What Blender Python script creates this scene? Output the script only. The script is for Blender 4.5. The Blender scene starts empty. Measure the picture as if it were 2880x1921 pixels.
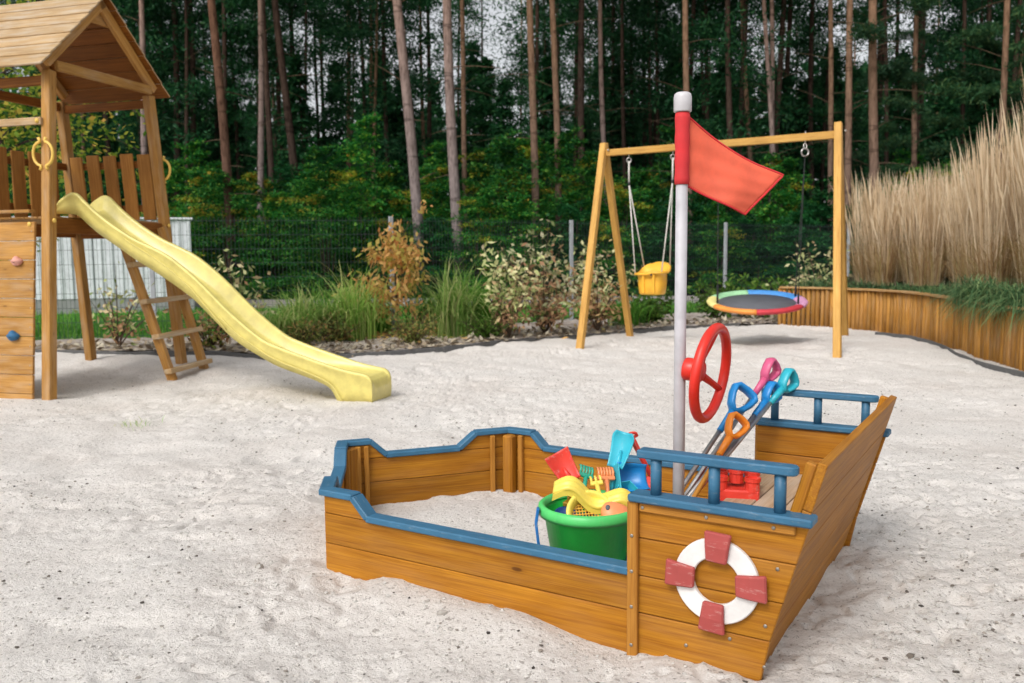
import bpy, bmesh, math, random
import numpy as np
from mathutils import Vector, Matrix
R = math.radians
rng = random.Random(7)
C = bpy.context.scene.collection
SC = bpy.context.scene

# ---------------------------------------------------------------- camera
EYE = np.array([0.0, 0.0, 1.2])
FPX, PITCH, ROLL = 2434.2564, 0.1005, -0.0087          # focal length in photo pixels, tilt down, roll
KD = 2880 / 2351
_c, _s = math.cos(PITCH), math.sin(PITCH)
_f = np.array([0, _c, -_s]); _u = np.array([0, _s, _c]); _r = np.array([1.0, 0, 0])
_r2 = _r * math.cos(ROLL) + _u * math.sin(ROLL)
_u2 = -_r * math.sin(ROLL) + _u * math.cos(ROLL)
cam = bpy.data.cameras.new('camera'); camo = bpy.data.objects.new('camera', cam); C.objects.link(camo)
cam.sensor_width = 36; cam.lens = FPX / 2880 * 36; cam.clip_start = 0.05; cam.clip_end = 2000
M = Matrix.Identity(4)
for i in range(3):
    M[i][0] = _r2[i]; M[i][1] = _u2[i]; M[i][2] = -_f[i]; M[i][3] = EYE[i]
camo.matrix_world = M
cam.dof.use_dof = True; cam.dof.focus_distance = 3.1; cam.dof.aperture_fstop = 4.0
SC.camera = camo

# ---------------------------------------------------------------- sky, sun, exposure
SUN_EL, SUN_AZ = 46, 212         # overcast: soft sun from behind the camera, a little left
w = bpy.data.worlds.new('World'); SC.world = w; w.use_nodes = True
nt = w.node_tree; bg = nt.nodes['Background']
sky = nt.nodes.new('ShaderNodeTexSky'); sky.sky_type = 'NISHITA'; sky.sun_disc = False
sky.sun_elevation = R(SUN_EL); sky.sun_rotation = R(SUN_AZ); sky.air_density = 1.0; sky.dust_density = 4.0; sky.ozone_density = 1.0
hs = nt.nodes.new('ShaderNodeHueSaturation'); hs.inputs['Saturation'].default_value = 0.16
nt.links.new(sky.outputs[0], hs.inputs['Color']); nt.links.new(hs.outputs[0], bg.inputs[0]); bg.inputs[1].default_value = 0.15
sl = bpy.data.lights.new('sun', 'SUN'); sl.energy = 1.0; sl.angle = R(14); sl.color = (1.0, 0.96, 0.90)
so = bpy.data.objects.new('sun', sl); C.objects.link(so)
_az = R(SUN_AZ); sd = Vector((math.sin(_az) * math.cos(R(SUN_EL)), math.cos(_az) * math.cos(R(SUN_EL)), math.sin(R(SUN_EL))))
so.rotation_euler = sd.to_track_quat('Z', 'Y').to_euler()
SC.view_settings.view_transform = 'Standard'; SC.view_settings.look = 'None'
SC.view_settings.exposure = 0.37; SC.view_settings.gamma = 1.0; SC.view_settings.use_curve_mapping = False

# ---------------------------------------------------------------- measuring helpers (photo point -> real place)
def ray(x, y): return _f + _r2 * (x - 1440) / FPX + _u2 * (960.5 - y) / FPX
def sstep(t): t = np.clip(t, 0, 1); return t * t * (3 - 2 * t)
def terrain(x, y):
    """large shape of the sand"""
    z = 0.10 * sstep((y - 8.2) / 1.4) * sstep((-2.4 - x) / 1.2)
    z = z + 0.08 * np.exp(-(((x - 4.0) / 1.4) ** 2 + ((y - 10.6) / 1.5) ** 2))
    z = z - 0.04 * np.exp(-(((x - 1.3) / 1.0) ** 2 + ((y - 12.0) / 1.2) ** 2))
    z = z + 0.05 * np.exp(-(((x + 1.9) / 1.5) ** 2 + ((y - 8.6) / 0.7) ** 2))
    return z
def G(x, y, dz=0.0):
    """ground point seen at (x, y) on the 2351-px-wide view"""
    d = ray(x * KD, y * KD); z = 0.0
    for _ in range(8):
        t = (z + dz - 1.2) / d[2]; P = EYE + d * t; z = float(terrain(P[0], P[1]))
    return Vector((P[0], P[1], z + dz))
def GZ(x, y, z):
    d = ray(x * KD, y * KD); P = EYE + d * ((z - 1.2) / d[2]); return Vector(P)
def AY(x, y, Y):
    d = ray(x * KD, y * KD); return Vector(EYE + d * (Y / d[1]))
def PL(x, y, O, dr):
    d = ray(x * KD, y * KD); n = np.array([-dr[1], dr[0]]); t = (n @ np.array(O[:2])) / (n @ d[:2]); return Vector(EYE + d * t)

# ---------------------------------------------------------------- materials
MATS = {}
def newmat(name):
    m = bpy.data.materials.new(name); m.use_nodes = True; MATS[name] = m
    return m, m.node_tree, m.node_tree.nodes['Principled BSDF']
def N(nt, t, **kw):
    n = nt.nodes.new(t)
    for k, v in kw.items():
        if k in n.inputs.keys(): n.inputs[k].default_value = v
        else: setattr(n, k, v)
    return n
def ramp(nt, stops, interp='LINEAR'):
    n = nt.nodes.new('ShaderNodeValToRGB'); e = n.color_ramp.elements; n.color_ramp.interpolation = interp
    while len(e) < len(stops): e.new(0.5)
    for k, (p, c) in enumerate(stops): e[k].position = p; e[k].color = (*c, 1) if len(c) == 3 else c
    return n
def mixc(nt, fac, a, b, mode='MIX'):
    n = nt.nodes.new('ShaderNodeMix'); n.data_type = 'RGBA'; n.blend_type = mode
    for i, v in ((0, fac), (6, a), (7, b)):
        if isinstance(v, (int, float)): n.inputs[i].default_value = v
        elif isinstance(v, tuple): n.inputs[i].default_value = (*v, 1)
        else: nt.links.new(v, n.inputs[i])
    return n.outputs[2]
def objcoord(nt, scale, rand=True):
    tc = N(nt, 'ShaderNodeTexCoord'); mp = N(nt, 'ShaderNodeMapping'); mp.inputs['Scale'].default_value = scale
    if rand:
        oi = N(nt, 'ShaderNodeObjectInfo'); mu = N(nt, 'ShaderNodeMath', operation='MULTIPLY'); mu.inputs[1].default_value = 37.0
        nt.links.new(oi.outputs['Random'], mu.inputs[0]); cb = N(nt, 'ShaderNodeCombineXYZ')
        for i in range(3): nt.links.new(mu.outputs[0], cb.inputs[i])
        ad = N(nt, 'ShaderNodeVectorMath', operation='ADD'); nt.links.new(tc.outputs['Object'], ad.inputs[0]); nt.links.new(cb.outputs[0], ad.inputs[1])
        nt.links.new(ad.outputs[0], mp.inputs[0])
    else: nt.links.new(tc.outputs['Object'], mp.inputs[0])
    return mp.outputs[0]
def bump(nt, b, h, strength, dist):
    n = N(nt, 'ShaderNodeBump', Strength=strength, Distance=dist); nt.links.new(h, n.inputs['Height']); nt.links.new(n.outputs[0], b.inputs['Normal'])
def wood(name, light, dark, rough=0.55, knots=1.0, grain=1.0, weather=0.0, vary=0.25):
    m, nt, b = newmat(name)
    v = objcoord(nt, (0.8 * grain, 30 * grain, 30 * grain))
    n1 = N(nt, 'ShaderNodeTexNoise', Scale=2.2, Detail=6.0, Roughness=0.62, Distortion=0.35); nt.links.new(v, n1.inputs['Vector'])
    r1 = ramp(nt, [(0.30, dark), (0.62, light)]); nt.links.new(n1.outputs['Fac'], r1.inputs[0])
    v2 = objcoord(nt, (3.0, 120, 120))
    n2 = N(nt, 'ShaderNodeTexNoise', Scale=2.0, Detail=3.0); nt.links.new(v2, n2.inputs['Vector'])
    r2 = ramp(nt, [(0.35, (0.78, 0.74, 0.70)), (0.6, (1, 1, 1))]); nt.links.new(n2.outputs['Fac'], r2.inputs[0])
    c = mixc(nt, 1.0, r1.outputs[0], r2.outputs[0], 'MULTIPLY')
    # blotchy stain at large scale
    v4 = objcoord(nt, (2.0, 5, 5)); n4 = N(nt, 'ShaderNodeTexNoise', Scale=1.6, Detail=3.0); nt.links.new(v4, n4.inputs['Vector'])
    r4 = ramp(nt, [(0.3, (0.80, 0.76, 0.72)), (0.65, (1.06, 1.05, 1.04))]); nt.links.new(n4.outputs['Fac'], r4.inputs[0])
    c = mixc(nt, 0.8, c, r4.outputs[0], 'MULTIPLY')
    if knots:
        v3 = objcoord(nt, (3.0, 0.0, 8.5)); vo = N(nt, 'ShaderNodeTexVoronoi', Scale=1.0); nt.links.new(v3, vo.inputs['Vector'])
        rk = ramp(nt, [(0.0, (1, 1, 1)), (0.055, (0.8, 0.8, 0.8)), (0.075, (0.18, .18, .18)), (0.15, (0, 0, 0))]); nt.links.new(vo.outputs['Distance'], rk.inputs[0])
        ml = N(nt, 'ShaderNodeMath', operation='MULTIPLY'); ml.inputs[1].default_value = 0.75 * knots; nt.links.new(rk.outputs[0], ml.inputs[0])
        c = mixc(nt, ml.outputs[0], c, (dark[0] * .28, dark[1] * .22, dark[2] * .25))
    oi = N(nt, 'ShaderNodeObjectInfo'); rv = ramp(nt, [(0, (1 - vary, 1 - vary, 1 - vary)), (1, (1.0 + vary * .4, 1.0 + vary * .35, 1.0 + vary * .3))])
    nt.links.new(oi.outputs['Random'], rv.inputs[0]); c = mixc(nt, 1.0, c, rv.outputs[0], 'MULTIPLY')
    if weather:
        v5 = objcoord(nt, (1.2, 6, 6)); n5 = N(nt, 'ShaderNodeTexNoise', Scale=3.0, Detail=6.0); nt.links.new(v5, n5.inputs['Vector'])
        r5 = ramp(nt, [(0.45, (0, 0, 0)), (0.75, (weather,) * 3)]); nt.links.new(n5.outputs['Fac'], r5.inputs[0])
        c = mixc(nt, r5.outputs[0], c, (0.50, 0.44, 0.36))
    nt.links.new(c, b.inputs['Base Color']); b.inputs['Roughness'].default_value = rough
    b.inputs['Specular IOR Level'].default_value = 0.2
    bump(nt, b, n2.outputs['Fac'], 0.35, 0.002)
    return m
def paint(name, col, rough=0.5, wear=0.12, worn=(0.45, 0.42, 0.40), spec=0.4, sss=0):
    m, nt, b = newmat(name)
    v = objcoord(nt, (1, 1, 1)); n1 = N(nt, 'ShaderNodeTexNoise', Scale=9.0, Detail=6.0, Roughness=0.65); nt.links.new(v, n1.inputs['Vector'])
    r1 = ramp(nt, [(0.3, tuple(x * 0.82 for x in col)), (0.7, tuple(min(1, x * 1.1) for x in col))]); nt.links.new(n1.outputs['Fac'], r1.inputs[0])
    c = r1.outputs[0]
    if wear:
        v2 = objcoord(nt, (14, 55, 55)); n2 = N(nt, 'ShaderNodeTexNoise', Scale=1.6, Detail=8.0, Roughness=0.7); nt.links.new(v2, n2.inputs['Vector'])
        r2 = ramp(nt, [(0.56, (0, 0, 0)), (0.70, (wear,) * 3)]); nt.links.new(n2.outputs['Fac'], r2.inputs[0])
        c = mixc(nt, r2.outputs[0], c, worn)
        bump(nt, b, n2.outputs['Fac'], 0.2, 0.001)
    nt.links.new(c, b.inputs['Base Color']); b.inputs['Specular IOR Level'].default_value = spec
    rr = ramp(nt, [(0.3, (rough * .85,) * 3), (0.7, (min(1, rough * 1.2),) * 3)]); nt.links.new(n1.outputs['Fac'], rr.inputs[0]); nt.links.new(rr.outputs[0], b.inputs['Roughness'])
    if sss: b.inputs['Subsurface Weight'].default_value = sss; b.inputs['Subsurface Radius'].default_value = (.01, .008, .006)
    return m
def plastic(name, col, rough=0.38, dust=0.25, sss=0.0):
    m = paint(name, col, rough, 0, spec=0.45, sss=sss); nt = m.node_tree; b = nt.nodes['Principled BSDF']
    # sand dust that settled in patches
    src = b.inputs['Base Color'].links[0].from_socket
    v = objcoord(nt, (1, 1, 1)); n = N(nt, 'ShaderNodeTexNoise', Scale=38.0, Detail=8.0, Roughness=0.75); nt.links.new(v, n.inputs['Vector'])
    r = ramp(nt, [(0.56, (0, 0, 0)), (0.75, (dust,) * 3)]); nt.links.new(n.outputs['Fac'], r.inputs[0])
    c = mixc(nt, r.outputs[0], src, (0.62, 0.56, 0.50)); nt.links.new(c, b.inputs['Base Color'])
    return m
def metal(name, col, rough=0.35):
    m, nt, b = newmat(name); b.inputs['Metallic'].default_value = 1; b.inputs['Roughness'].default_value = rough
    v = objcoord(nt, (1, 1, 1)); n = N(nt, 'ShaderNodeTexNoise', Scale=30.0, Detail=5.0); nt.links.new(v, n.inputs['Vector'])
    r = ramp(nt, [(0.35, tuple(x * .7 for x in col)), (0.7, col)]); nt.links.new(n.outputs['Fac'], r.inputs[0]); nt.links.new(r.outputs[0], b.inputs['Base Color'])
    return m
def foliage(name, stops, trans=0.35, rough=0.6, objvar=0.3):
    """leaf colours differ from leaf to leaf and plant to plant"""
    m, nt, b = newmat(name); out = nt.nodes['Material Output']
    ge = N(nt, 'ShaderNodeNewGeometry'); r = ramp(nt, stops); nt.links.new(ge.outputs['Random Per Island'], r.inputs[0])
    oi = N(nt, 'ShaderNodeObjectInfo'); rv = ramp(nt, [(0, (1 - objvar,) * 3), (1, (1 + objvar * .6, 1 + objvar * .6, 1.0))]); nt.links.new(oi.outputs['Random'], rv.inputs[0])
    c = mixc(nt, 1.0, r.outputs[0], rv.outputs[0], 'MULTIPLY')
    nt.links.new(c, b.inputs['Base Color']); b.inputs['Roughness'].default_value = rough; b.inputs['Specular IOR Level'].default_value = 0.25
    tr = N(nt, 'ShaderNodeBsdfTranslucent'); nt.links.new(c, tr.inputs[0]); mx = N(nt, 'ShaderNodeMixShader'); mx.inputs[0].default_value = trans
    nt.links.new(b.outputs[0], mx.inputs[1]); nt.links.new(tr.outputs[0], mx.inputs[2]); nt.links.new(mx.outputs[0], out.inputs[0])
    return m
def bark(name, low, high, zmix=(2.0, 9.0)):
    m, nt, b = newmat(name)
    v = objcoord(nt, (9, 9, 2.2)); n = N(nt, 'ShaderNodeTexNoise', Scale=1.6, Detail=6.0, Roughness=0.65); nt.links.new(v, n.inputs['Vector'])
    r = ramp(nt, [(0.30, (.35, .33, .31)), (0.50, (.85, .85, .85)), (0.72, (1.2, 1.2, 1.2))]); nt.links.new(n.outputs['Fac'], r.inputs[0])
    tc = N(nt, 'ShaderNodeTexCoord'); sp = N(nt, 'ShaderNodeSeparateXYZ'); nt.links.new(tc.outputs['Object'], sp.inputs[0])
    mr = N(nt, 'ShaderNodeMapRange'); mr.inputs[1].default_value = zmix[0]; mr.inputs[2].default_value = zmix[1]; nt.links.new(sp.outputs[2], mr.inputs[0])
    c = mixc(nt, mr.outputs[0], low, high); c = mixc(nt, 1.0, c, r.outputs[0], 'MULTIPLY')
    # dark rings where branches were shed
    v2 = objcoord(nt, (0.4, 0.4, 1.9)); n2 = N(nt, 'ShaderNodeTexNoise', Scale=1.6, Detail=1.0); nt.links.new(v2, n2.inputs['Vector'])
    r2 = ramp(nt, [(0.62, (1, 1, 1)), (0.66, (0.35, .33, .32)), (0.70, (1, 1, 1))]); nt.links.new(n2.outputs['Fac'], r2.inputs[0])
    c = mixc(nt, 0.8, c, r2.outputs[0], 'MULTIPLY')
    nt.links.new(c, b.inputs['Base Color']); b.inputs['Roughness'].default_value = 0.9; b.inputs['Specular IOR Level'].default_value = 0.1
    bump(nt, b, n.outputs['Fac'], 0.6, 0.02)
    return m
def ground(name, stops, scale, rough=0.95, bscale=40, bstr=0.4, bdist=0.02):
    m, nt, b = newmat(name); v = objcoord(nt, (1, 1, 1), False)
    n = N(nt, 'ShaderNodeTexNoise', Scale=scale, Detail=9.0, Roughness=0.7); nt.links.new(v, n.inputs['Vector'])
    r = ramp(nt, stops); nt.links.new(n.outputs['Fac'], r.inputs[0]); nt.links.new(r.outputs[0], b.inputs['Base Color'])
    b.inputs['Roughness'].default_value = rough; b.inputs['Specular IOR Level'].default_value = 0.15
    n2 = N(nt, 'ShaderNodeTexNoise', Scale=bscale, Detail=5.0); nt.links.new(v, n2.inputs['Vector']); bump(nt, b, n2.outputs['Fac'], bstr, bdist)
    return m
def sand_mat():
    m, nt, b = newmat('sand'); v = objcoord(nt, (1, 1, 1), False)
    n = N(nt, 'ShaderNodeTexNoise', Scale=1.1, Detail=6.0, Roughness=0.6); nt.links.new(v, n.inputs['Vector'])
    r = ramp(nt, [(0.3, (0.67, 0.62, 0.58)), (0.5, (0.715, 0.675, 0.64)), (0.75, (0.74, 0.71, 0.68))]); nt.links.new(n.outputs['Fac'], r.inputs[0])
    n2 = N(nt, 'ShaderNodeTexNoise', Scale=70.0, Detail=6.0, Roughness=0.75); nt.links.new(v, n2.inputs['Vector'])
    r2 = ramp(nt, [(0.30, (0.74, 0.71, 0.68)), (0.45, (0.98, 0.98, 0.97)), (0.7, (1.06, 1.06, 1.06))]); nt.links.new(n2.outputs['Fac'], r2.inputs[0])
    c = mixc(nt, 1.0, r.outputs[0], r2.outputs[0], 'MULTIPLY')
    # dark crumbs, plus the shade of small dents painted in as specks
    n3 = N(nt, 'ShaderNodeTexNoise', Scale=58.0, Detail=3.0, Roughness=0.55); nt.links.new(v, n3.inputs['Vector'])
    r3 = ramp(nt, [(0.605, (0, 0, 0)), (0.665, (0.75,) * 3)]); nt.links.new(n3.outputs['Fac'], r3.inputs[0])
    c = mixc(nt, r3.outputs[0], c, (0.30, 0.265, 0.235))
    # single dark grains
    vo = N(nt, 'ShaderNodeTexVoronoi', Scale=130.0); nt.links.new(v, vo.inputs['Vector'])
    sp = N(nt, 'ShaderNodeSeparateColor'); nt.links.new(vo.outputs['Color'], sp.inputs[0])
    lt = N(nt, 'ShaderNodeMath', operation='LESS_THAN'); lt.inputs[1].default_value = 0.03; nt.links.new(sp.outputs[0], lt.inputs[0])
    ld = N(nt, 'ShaderNodeMath', operation='LESS_THAN'); ld.inputs[1].default_value = 0.30; nt.links.new(vo.outputs['Distance'], ld.inputs[0])
    mu = N(nt, 'ShaderNodeMath', operation='MULTIPLY'); nt.links.new(lt.outputs[0], mu.inputs[0]); nt.links.new(ld.outputs[0], mu.inputs[1])
    mu2 = N(nt, 'ShaderNodeMath', operation='MULTIPLY'); mu2.inputs[1].default_value = 0.7; nt.links.new(mu.outputs[0], mu2.inputs[0])
    c = mixc(nt, mu2.outputs[0], c, (0.13, 0.10, 0.09))
    nt.links.new(c, b.inputs['Base Color']); b.inputs['Roughness'].default_value = 1.0; b.inputs['Specular IOR Level'].default_value = 0.1
    nb = N(nt, 'ShaderNodeTexNoise', Scale=130.0, Detail=6.0, Roughness=0.75); nt.links.new(v, nb.inputs['Vector'])
    ad = N(nt, 'ShaderNodeMath', operation='ADD'); nt.links.new(nb.outputs['Fac'], ad.inputs[0])
    n4 = N(nt, 'ShaderNodeTexNoise', Scale=34.0, Detail=5.0, Roughness=0.7); nt.links.new(v, n4.inputs['Vector'])
    m4 = N(nt, 'ShaderNodeMath', operation='MULTIPLY'); m4.inputs[1].default_value = 1.6; nt.links.new(n4.outputs['Fac'], m4.inputs[0]); nt.links.new(m4.outputs[0], ad.inputs[1])
    bump(nt, b, ad.outputs[0], 0.8, 0.012)
    return m
sand_mat()
wood('ship_wood', (0.455, 0.197, 0.016), (0.325, 0.120, 0.009), knots=1.3, vary=0.22, weather=0.05)
wood('ship_wood_pale', (0.50, 0.24, 0.045), (0.38, 0.155, 0.022), knots=0.5, vary=0.12)
wood('bench_wood', (0.62, 0.47, 0.33), (0.50, 0.34, 0.21), knots=0.4, weather=0.6)
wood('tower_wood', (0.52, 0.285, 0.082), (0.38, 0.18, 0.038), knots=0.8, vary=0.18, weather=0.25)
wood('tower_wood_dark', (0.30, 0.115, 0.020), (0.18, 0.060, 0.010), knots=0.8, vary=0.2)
wood('slat_wood', (0.48, 0.235, 0.058), (0.34, 0.145, 0.028), knots=0.9, vary=0.2)
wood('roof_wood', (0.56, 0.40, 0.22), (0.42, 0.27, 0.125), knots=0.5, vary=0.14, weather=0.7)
wood('swing_wood', (0.66, 0.40, 0.115), (0.54, 0.28, 0.06), knots=0.4, vary=0.1)
wood('pole_wood', (0.52, 0.265, 0.055), (0.32, 0.14, 0.025), knots=0.3, vary=0.35, weather=0.15)
wood('cap_wood', (0.58, 0.36, 0.15), (0.45, 0.25, 0.09), knots=0.3, weather=0.3)
paint('blue_paint', (0.036, 0.135, 0.235), 0.5, 0.35, (0.30, 0.33, 0.36))
paint('white_paint', (0.74, 0.72, 0.70), 0.5, 0.25, (0.5, 0.45, 0.4))
paint('red_worn', (0.37, 0.065, 0.058), 0.65, 0.9, (0.50, 0.29, 0.26))
paint('mast_white', (0.49, 0.475, 0.50), 0.45, 0.1)
plastic('cap_white', (0.62, 0.60, 0.62), 0.4, 0.05)
plastic('flag_red', (0.80, 0.135, 0.070), 0.75, 0.0); plastic('flag_hem', (0.62, 0.034, 0.038), 0.8, 0.0)
plastic('wheel_red', (0.68, 0.028, 0.016), 0.35, 0.06)
plastic('slide_yellow', (0.70, 0.60, 0.185), 0.33, 0.05)
plastic('ring_yellow', (0.76, 0.50, 0.10), 0.4, 0.05)
plastic('seat_yellow', (0.84, 0.44, 0.040), 0.4, 0.05)
plastic('bucket_green', (0.03, 0.68, 0.09), 0.36, 0.12); plastic('rim_green', (0.085, 0.54, 0.14), 0.36, 0.12)
plastic('toy_blue', (0.018, 0.17, 0.48), 0.35, 0.35); plastic('toy_cyan', (0.035, 0.42, 0.54), 0.35, 0.3); plastic('toy_navy', (0.015, 0.065, 0.26), 0.4, 0.2)
plastic('toy_red', (0.66, 0.045, 0.028), 0.38, 0.5); plastic('toy_yellow', (0.80, 0.62, 0.10), 0.4, 0.25); plastic('toy_orange', (0.80, 0.26, 0.10), 0.4, 0.35)
plastic('toy_gold', (0.80, 0.42, 0.04), 0.4, 0.2); plastic('toy_teal', (0.03, 0.36, 0.24), 0.4, 0.35); plastic('toy_pink', (0.62, 0.10, 0.22), 0.35, 0.1); plastic('grip_orange', (0.82, 0.25, 0.02), 0.35, 0.1)
plastic('grip_blue', (0.012, 0.22, 0.56), 0.35, 0.08); plastic('grip_cyan', (0.025, 0.40, 0.50), 0.35, 0.08)
plastic('hold_pink', (0.62, 0.30, 0.24), 0.6, 0.2); plastic('hold_blue', (0.02, 0.12, 0.25), 0.6, 0.1)
plastic('black_rubber', (0.02, 0.02, 0.022), 0.6, 0.1); plastic('dark_edging', (0.09, 0.09, 0.09), 0.8, 0.5)
for nm, col in (('nest_green', (.33, .62, .34)), ('nest_blue', (.06, .25, .60)), ('nest_pink', (.62, .30, .48)), ('nest_red', (.52, .035, .05)), ('nest_orange', (.78, .28, .05)), ('nest_yellow', (.76, .68, .25))):
    plastic(nm, col, 0.55, 0.05)
plastic('nest_mat', (0.10, 0.105, 0.12), 0.8, 0.1); plastic('rope_white', (0.62, 0.60, 0.55), 0.8, 0.0); plastic('rope_dark', (0.015, 0.015, 0.017), 0.8, 0)
metal('steel', (0.62, 0.60, 0.58), 0.38); metal('screw', (0.45, 0.42, 0.38), 0.5); paint('galvanised', (0.34, 0.36, 0.38), 0.6, 0.2); paint('wire', (0.028, 0.045, 0.045), 0.6, 0)
paint('shed_white', (0.72, 0.74, 0.78), 0.5, 0.1); paint('shed_grey', (0.30, 0.30, 0.30), 0.7, 0.3)
bark('bark_grey', (0.24, 0.195, 0.19), (0.30, 0.19, 0.145), (3, 10)); bark('bark_orange', (0.165, 0.115, 0.095), (0.24, 0.14, 0.085), (2, 8)); bark('bark_red', (0.10, 0.060, 0.045), (0.155, 0.078, 0.048), (2, 8)); bark('bark_dark', (0.060, 0.043, 0.036), (0.085, 0.052, 0.038), (2, 9)); bark('twig', (0.10, 0.07, 0.05), (0.12, 0.08, 0.05))
foliage('pine_needles', [(0, (0.006, 0.045, 0.018)), (0.7, (0.018, 0.105, 0.038)), (1, (0.045, 0.145, 0.042))], 0.35)
foliage('bough_needles', [(0, (0.015, 0.060, 0.028)), (0.7, (0.040, 0.115, 0.050)), (1, (0.085, 0.135, 0.040))], 0.35)
foliage('beech_leaves', [(0, (0.008, 0.085, 0.022)), (0.5, (0.026, 0.185, 0.034)), (0.9, (0.095, 0.29, 0.036)), (1, (0.22, 0.32, 0.045))], 0.4, objvar=0.35)
foliage('autumn_spray', [(0, (0.14, 0.26, 0.025)), (0.6, (0.30, 0.32, 0.035)), (1, (0.46, 0.26, 0.04))], 0.4)
foliage('dark_leaves', [(0, (0.005, 0.055, 0.018)), (0.7, (0.014, 0.115, 0.032)), (1, (0.04, 0.17, 0.04))], 0.35)
foliage('hornbeam_leaves', [(0, (0.06, 0.14, 0.015)), (0.6, (0.20, 0.29, 0.04)), (0.85, (0.46, 0.43, 0.07)), (1, (0.56, 0.32, 0.08))], 0.45)
foliage('orange_leaves', [(0, (0.80, 0.36, 0.13)), (0.5, (0.90, 0.58, 0.22)), (0.8, (0.86, 0.68, 0.20)), (1, (0.50, 0.52, 0.09))], 0.55)
foliage('variegated_leaves', [(0, (0.16, 0.22, 0.07)), (0.4, (0.42, 0.46, 0.22)), (0.8, (0.66, 0.62, 0.40)), (1, (0.55, 0.38, 0.24))], 0.3)
foliage('rusty_leaves', [(0, (0.24, 0.13, 0.07)), (0.5, (0.52, 0.29, 0.18)), (0.8, (0.55, 0.42, 0.22)), (1, (0.26, 0.32, 0.10))], 0.3)
foliage('grass_blades', [(0, (0.05, 0.18, 0.02)), (0.6, (0.11, 0.33, 0.04)), (1, (0.24, 0.40, 0.07))], 0.4)
foliage('olive_blades', [(0, (0.14, 0.31, 0.05)), (0.5, (0.33, 0.54, 0.12)), (1, (0.68, 0.68, 0.31))], 0.5)
foliage('sedge_blades', [(0, (0.05, 0.13, 0.06)), (0.6, (0.12, 0.24, 0.11)), (1, (0.30, 0.36, 0.17))], 0.35)
foliage('mound_leaves', [(0, (0.08, 0.13, 0.03)), (0.5, (0.20, 0.25, 0.06)), (0.8, (0.34, 0.27, 0.09)), (1, (0.42, 0.20, 0.08))], 0.35)
foliage('green_leaves', [(0, (0.04, 0.10, 0.012)), (0.6, (0.09, 0.20, 0.025)), (1, (0.18, 0.28, 0.05))], 0.4)
foliage('reed_straw', [(0, (0.48, 0.33, 0.20)), (0.5, (0.76, 0.59, 0.42)), (1, (0.88, 0.74, 0.58))], 0.3)
foliage('reed_base', [(0, (0.34, 0.20, 0.10)), (0.6, (0.55, 0.38, 0.21)), (1, (0.40, 0.34, 0.14))], 0.3)
ground('forest_soil', [(0.3, (0.035, 0.025, 0.018)), (0.7, (0.075, 0.05, 0.03))], 2.0)
ground('lawn_soil', [(0.3, (0.035, 0.13, 0.015)), (0.7, (0.07, 0.21, 0.025))], 1.4)
ground('road_gravel', [(0.3, (0.22, 0.20, 0.19)), (0.7, (0.36, 0.33, 0.31))], 6.0)
ground('bed_soil', [(0.3, (0.13, 0.10, 0.08)), (0.5, (0.34, 0.29, 0.25)), (0.7, (0.50, 0.46, 0.42))], 5.0, bstr=0.8)
ground('bank_earth', [(0.3, (0.03, 0.03, 0.018)), (0.7, (0.07, 0.06, 0.035))], 4.0)
foliage('chips', [(0, (0.10, 0.07, 0.05)), (0.5, (0.30, 0.24, 0.19)), (1, (0.52, 0.47, 0.42))], 0.0)
foliage('crumbs', [(0, (0.05, 0.042, 0.038)), (0.06, (0.12, 0.10, 0.085)), (0.16, (0.36, 0.32, 0.28)), (0.3, (0.56, 0.53, 0.50)), (1, (0.68, 0.65, 0.62))], 0.0)

# ---------------------------------------------------------------- object helpers
WM = {}
def thing(name, label, cat, loc=(0, 0, 0), rotz=0.0, group=None):
    o = bpy.data.objects.new(name, None); C.objects.link(o); o.location = loc; o.rotation_euler = (0, 0, rotz); o.empty_display_size = 0.1
    WM[o.name] = Matrix.Identity(4); tag(o, label, cat, group); return o
def tag(o, label=None, cat=None, group=None, kind=None):
    for k, v in (('label', label), ('category', cat), ('group', group), ('kind', kind)):
        if v: o[k] = v
    return o
def link(name, me, mat, parent=None, M=None, label=None):
    """M places the mesh in the frame of the whole thing, also for sub-parts"""
    o = bpy.data.objects.new(name, me); C.objects.link(o)
    if mat and not me.materials: me.materials.append(MATS[mat])
    M = M or Matrix.Identity(4)
    if parent is not None:
        o.parent = parent; o.matrix_local = WM[parent.name].inverted() @ M
    else: o.matrix_world = M
    WM[o.name] = M
    if label: o['label'] = label
    return o
def mesh(name, bm, smooth=False, bev=0.0, seg=1, angle=35):
    if bev:
        bmesh.ops.remove_doubles(bm, verts=bm.verts, dist=1e-5); bm.normal_update()
        ed = [e for e in bm.edges if len(e.link_faces) == 2 and e.calc_face_angle(0) > R(angle)]
        bmesh.ops.bevel(bm, geom=ed, offset=bev, segments=seg, affect='EDGES', profile=0.6)
    bmesh.ops.recalc_face_normals(bm, faces=bm.faces)
    me = bpy.data.meshes.new(name); bm.to_mesh(me); bm.free()
    if smooth: me.polygons.foreach_set('use_smooth', [True] * len(me.polygons))
    return me
def frame(p0, p1, side=(0, 1, 0)):
    p0, p1 = Vector(p0), Vector(p1); x = (p1 - p0).normalized(); s = Vector(side); y = (s - x * s.dot(x)).normalized(); z = x.cross(y)
    Mx = Matrix.Identity(4)
    for i in range(3): Mx[i][0] = x[i]; Mx[i][1] = y[i]; Mx[i][2] = z[i]; Mx[i][3] = p0[i]
    return Mx
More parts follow.
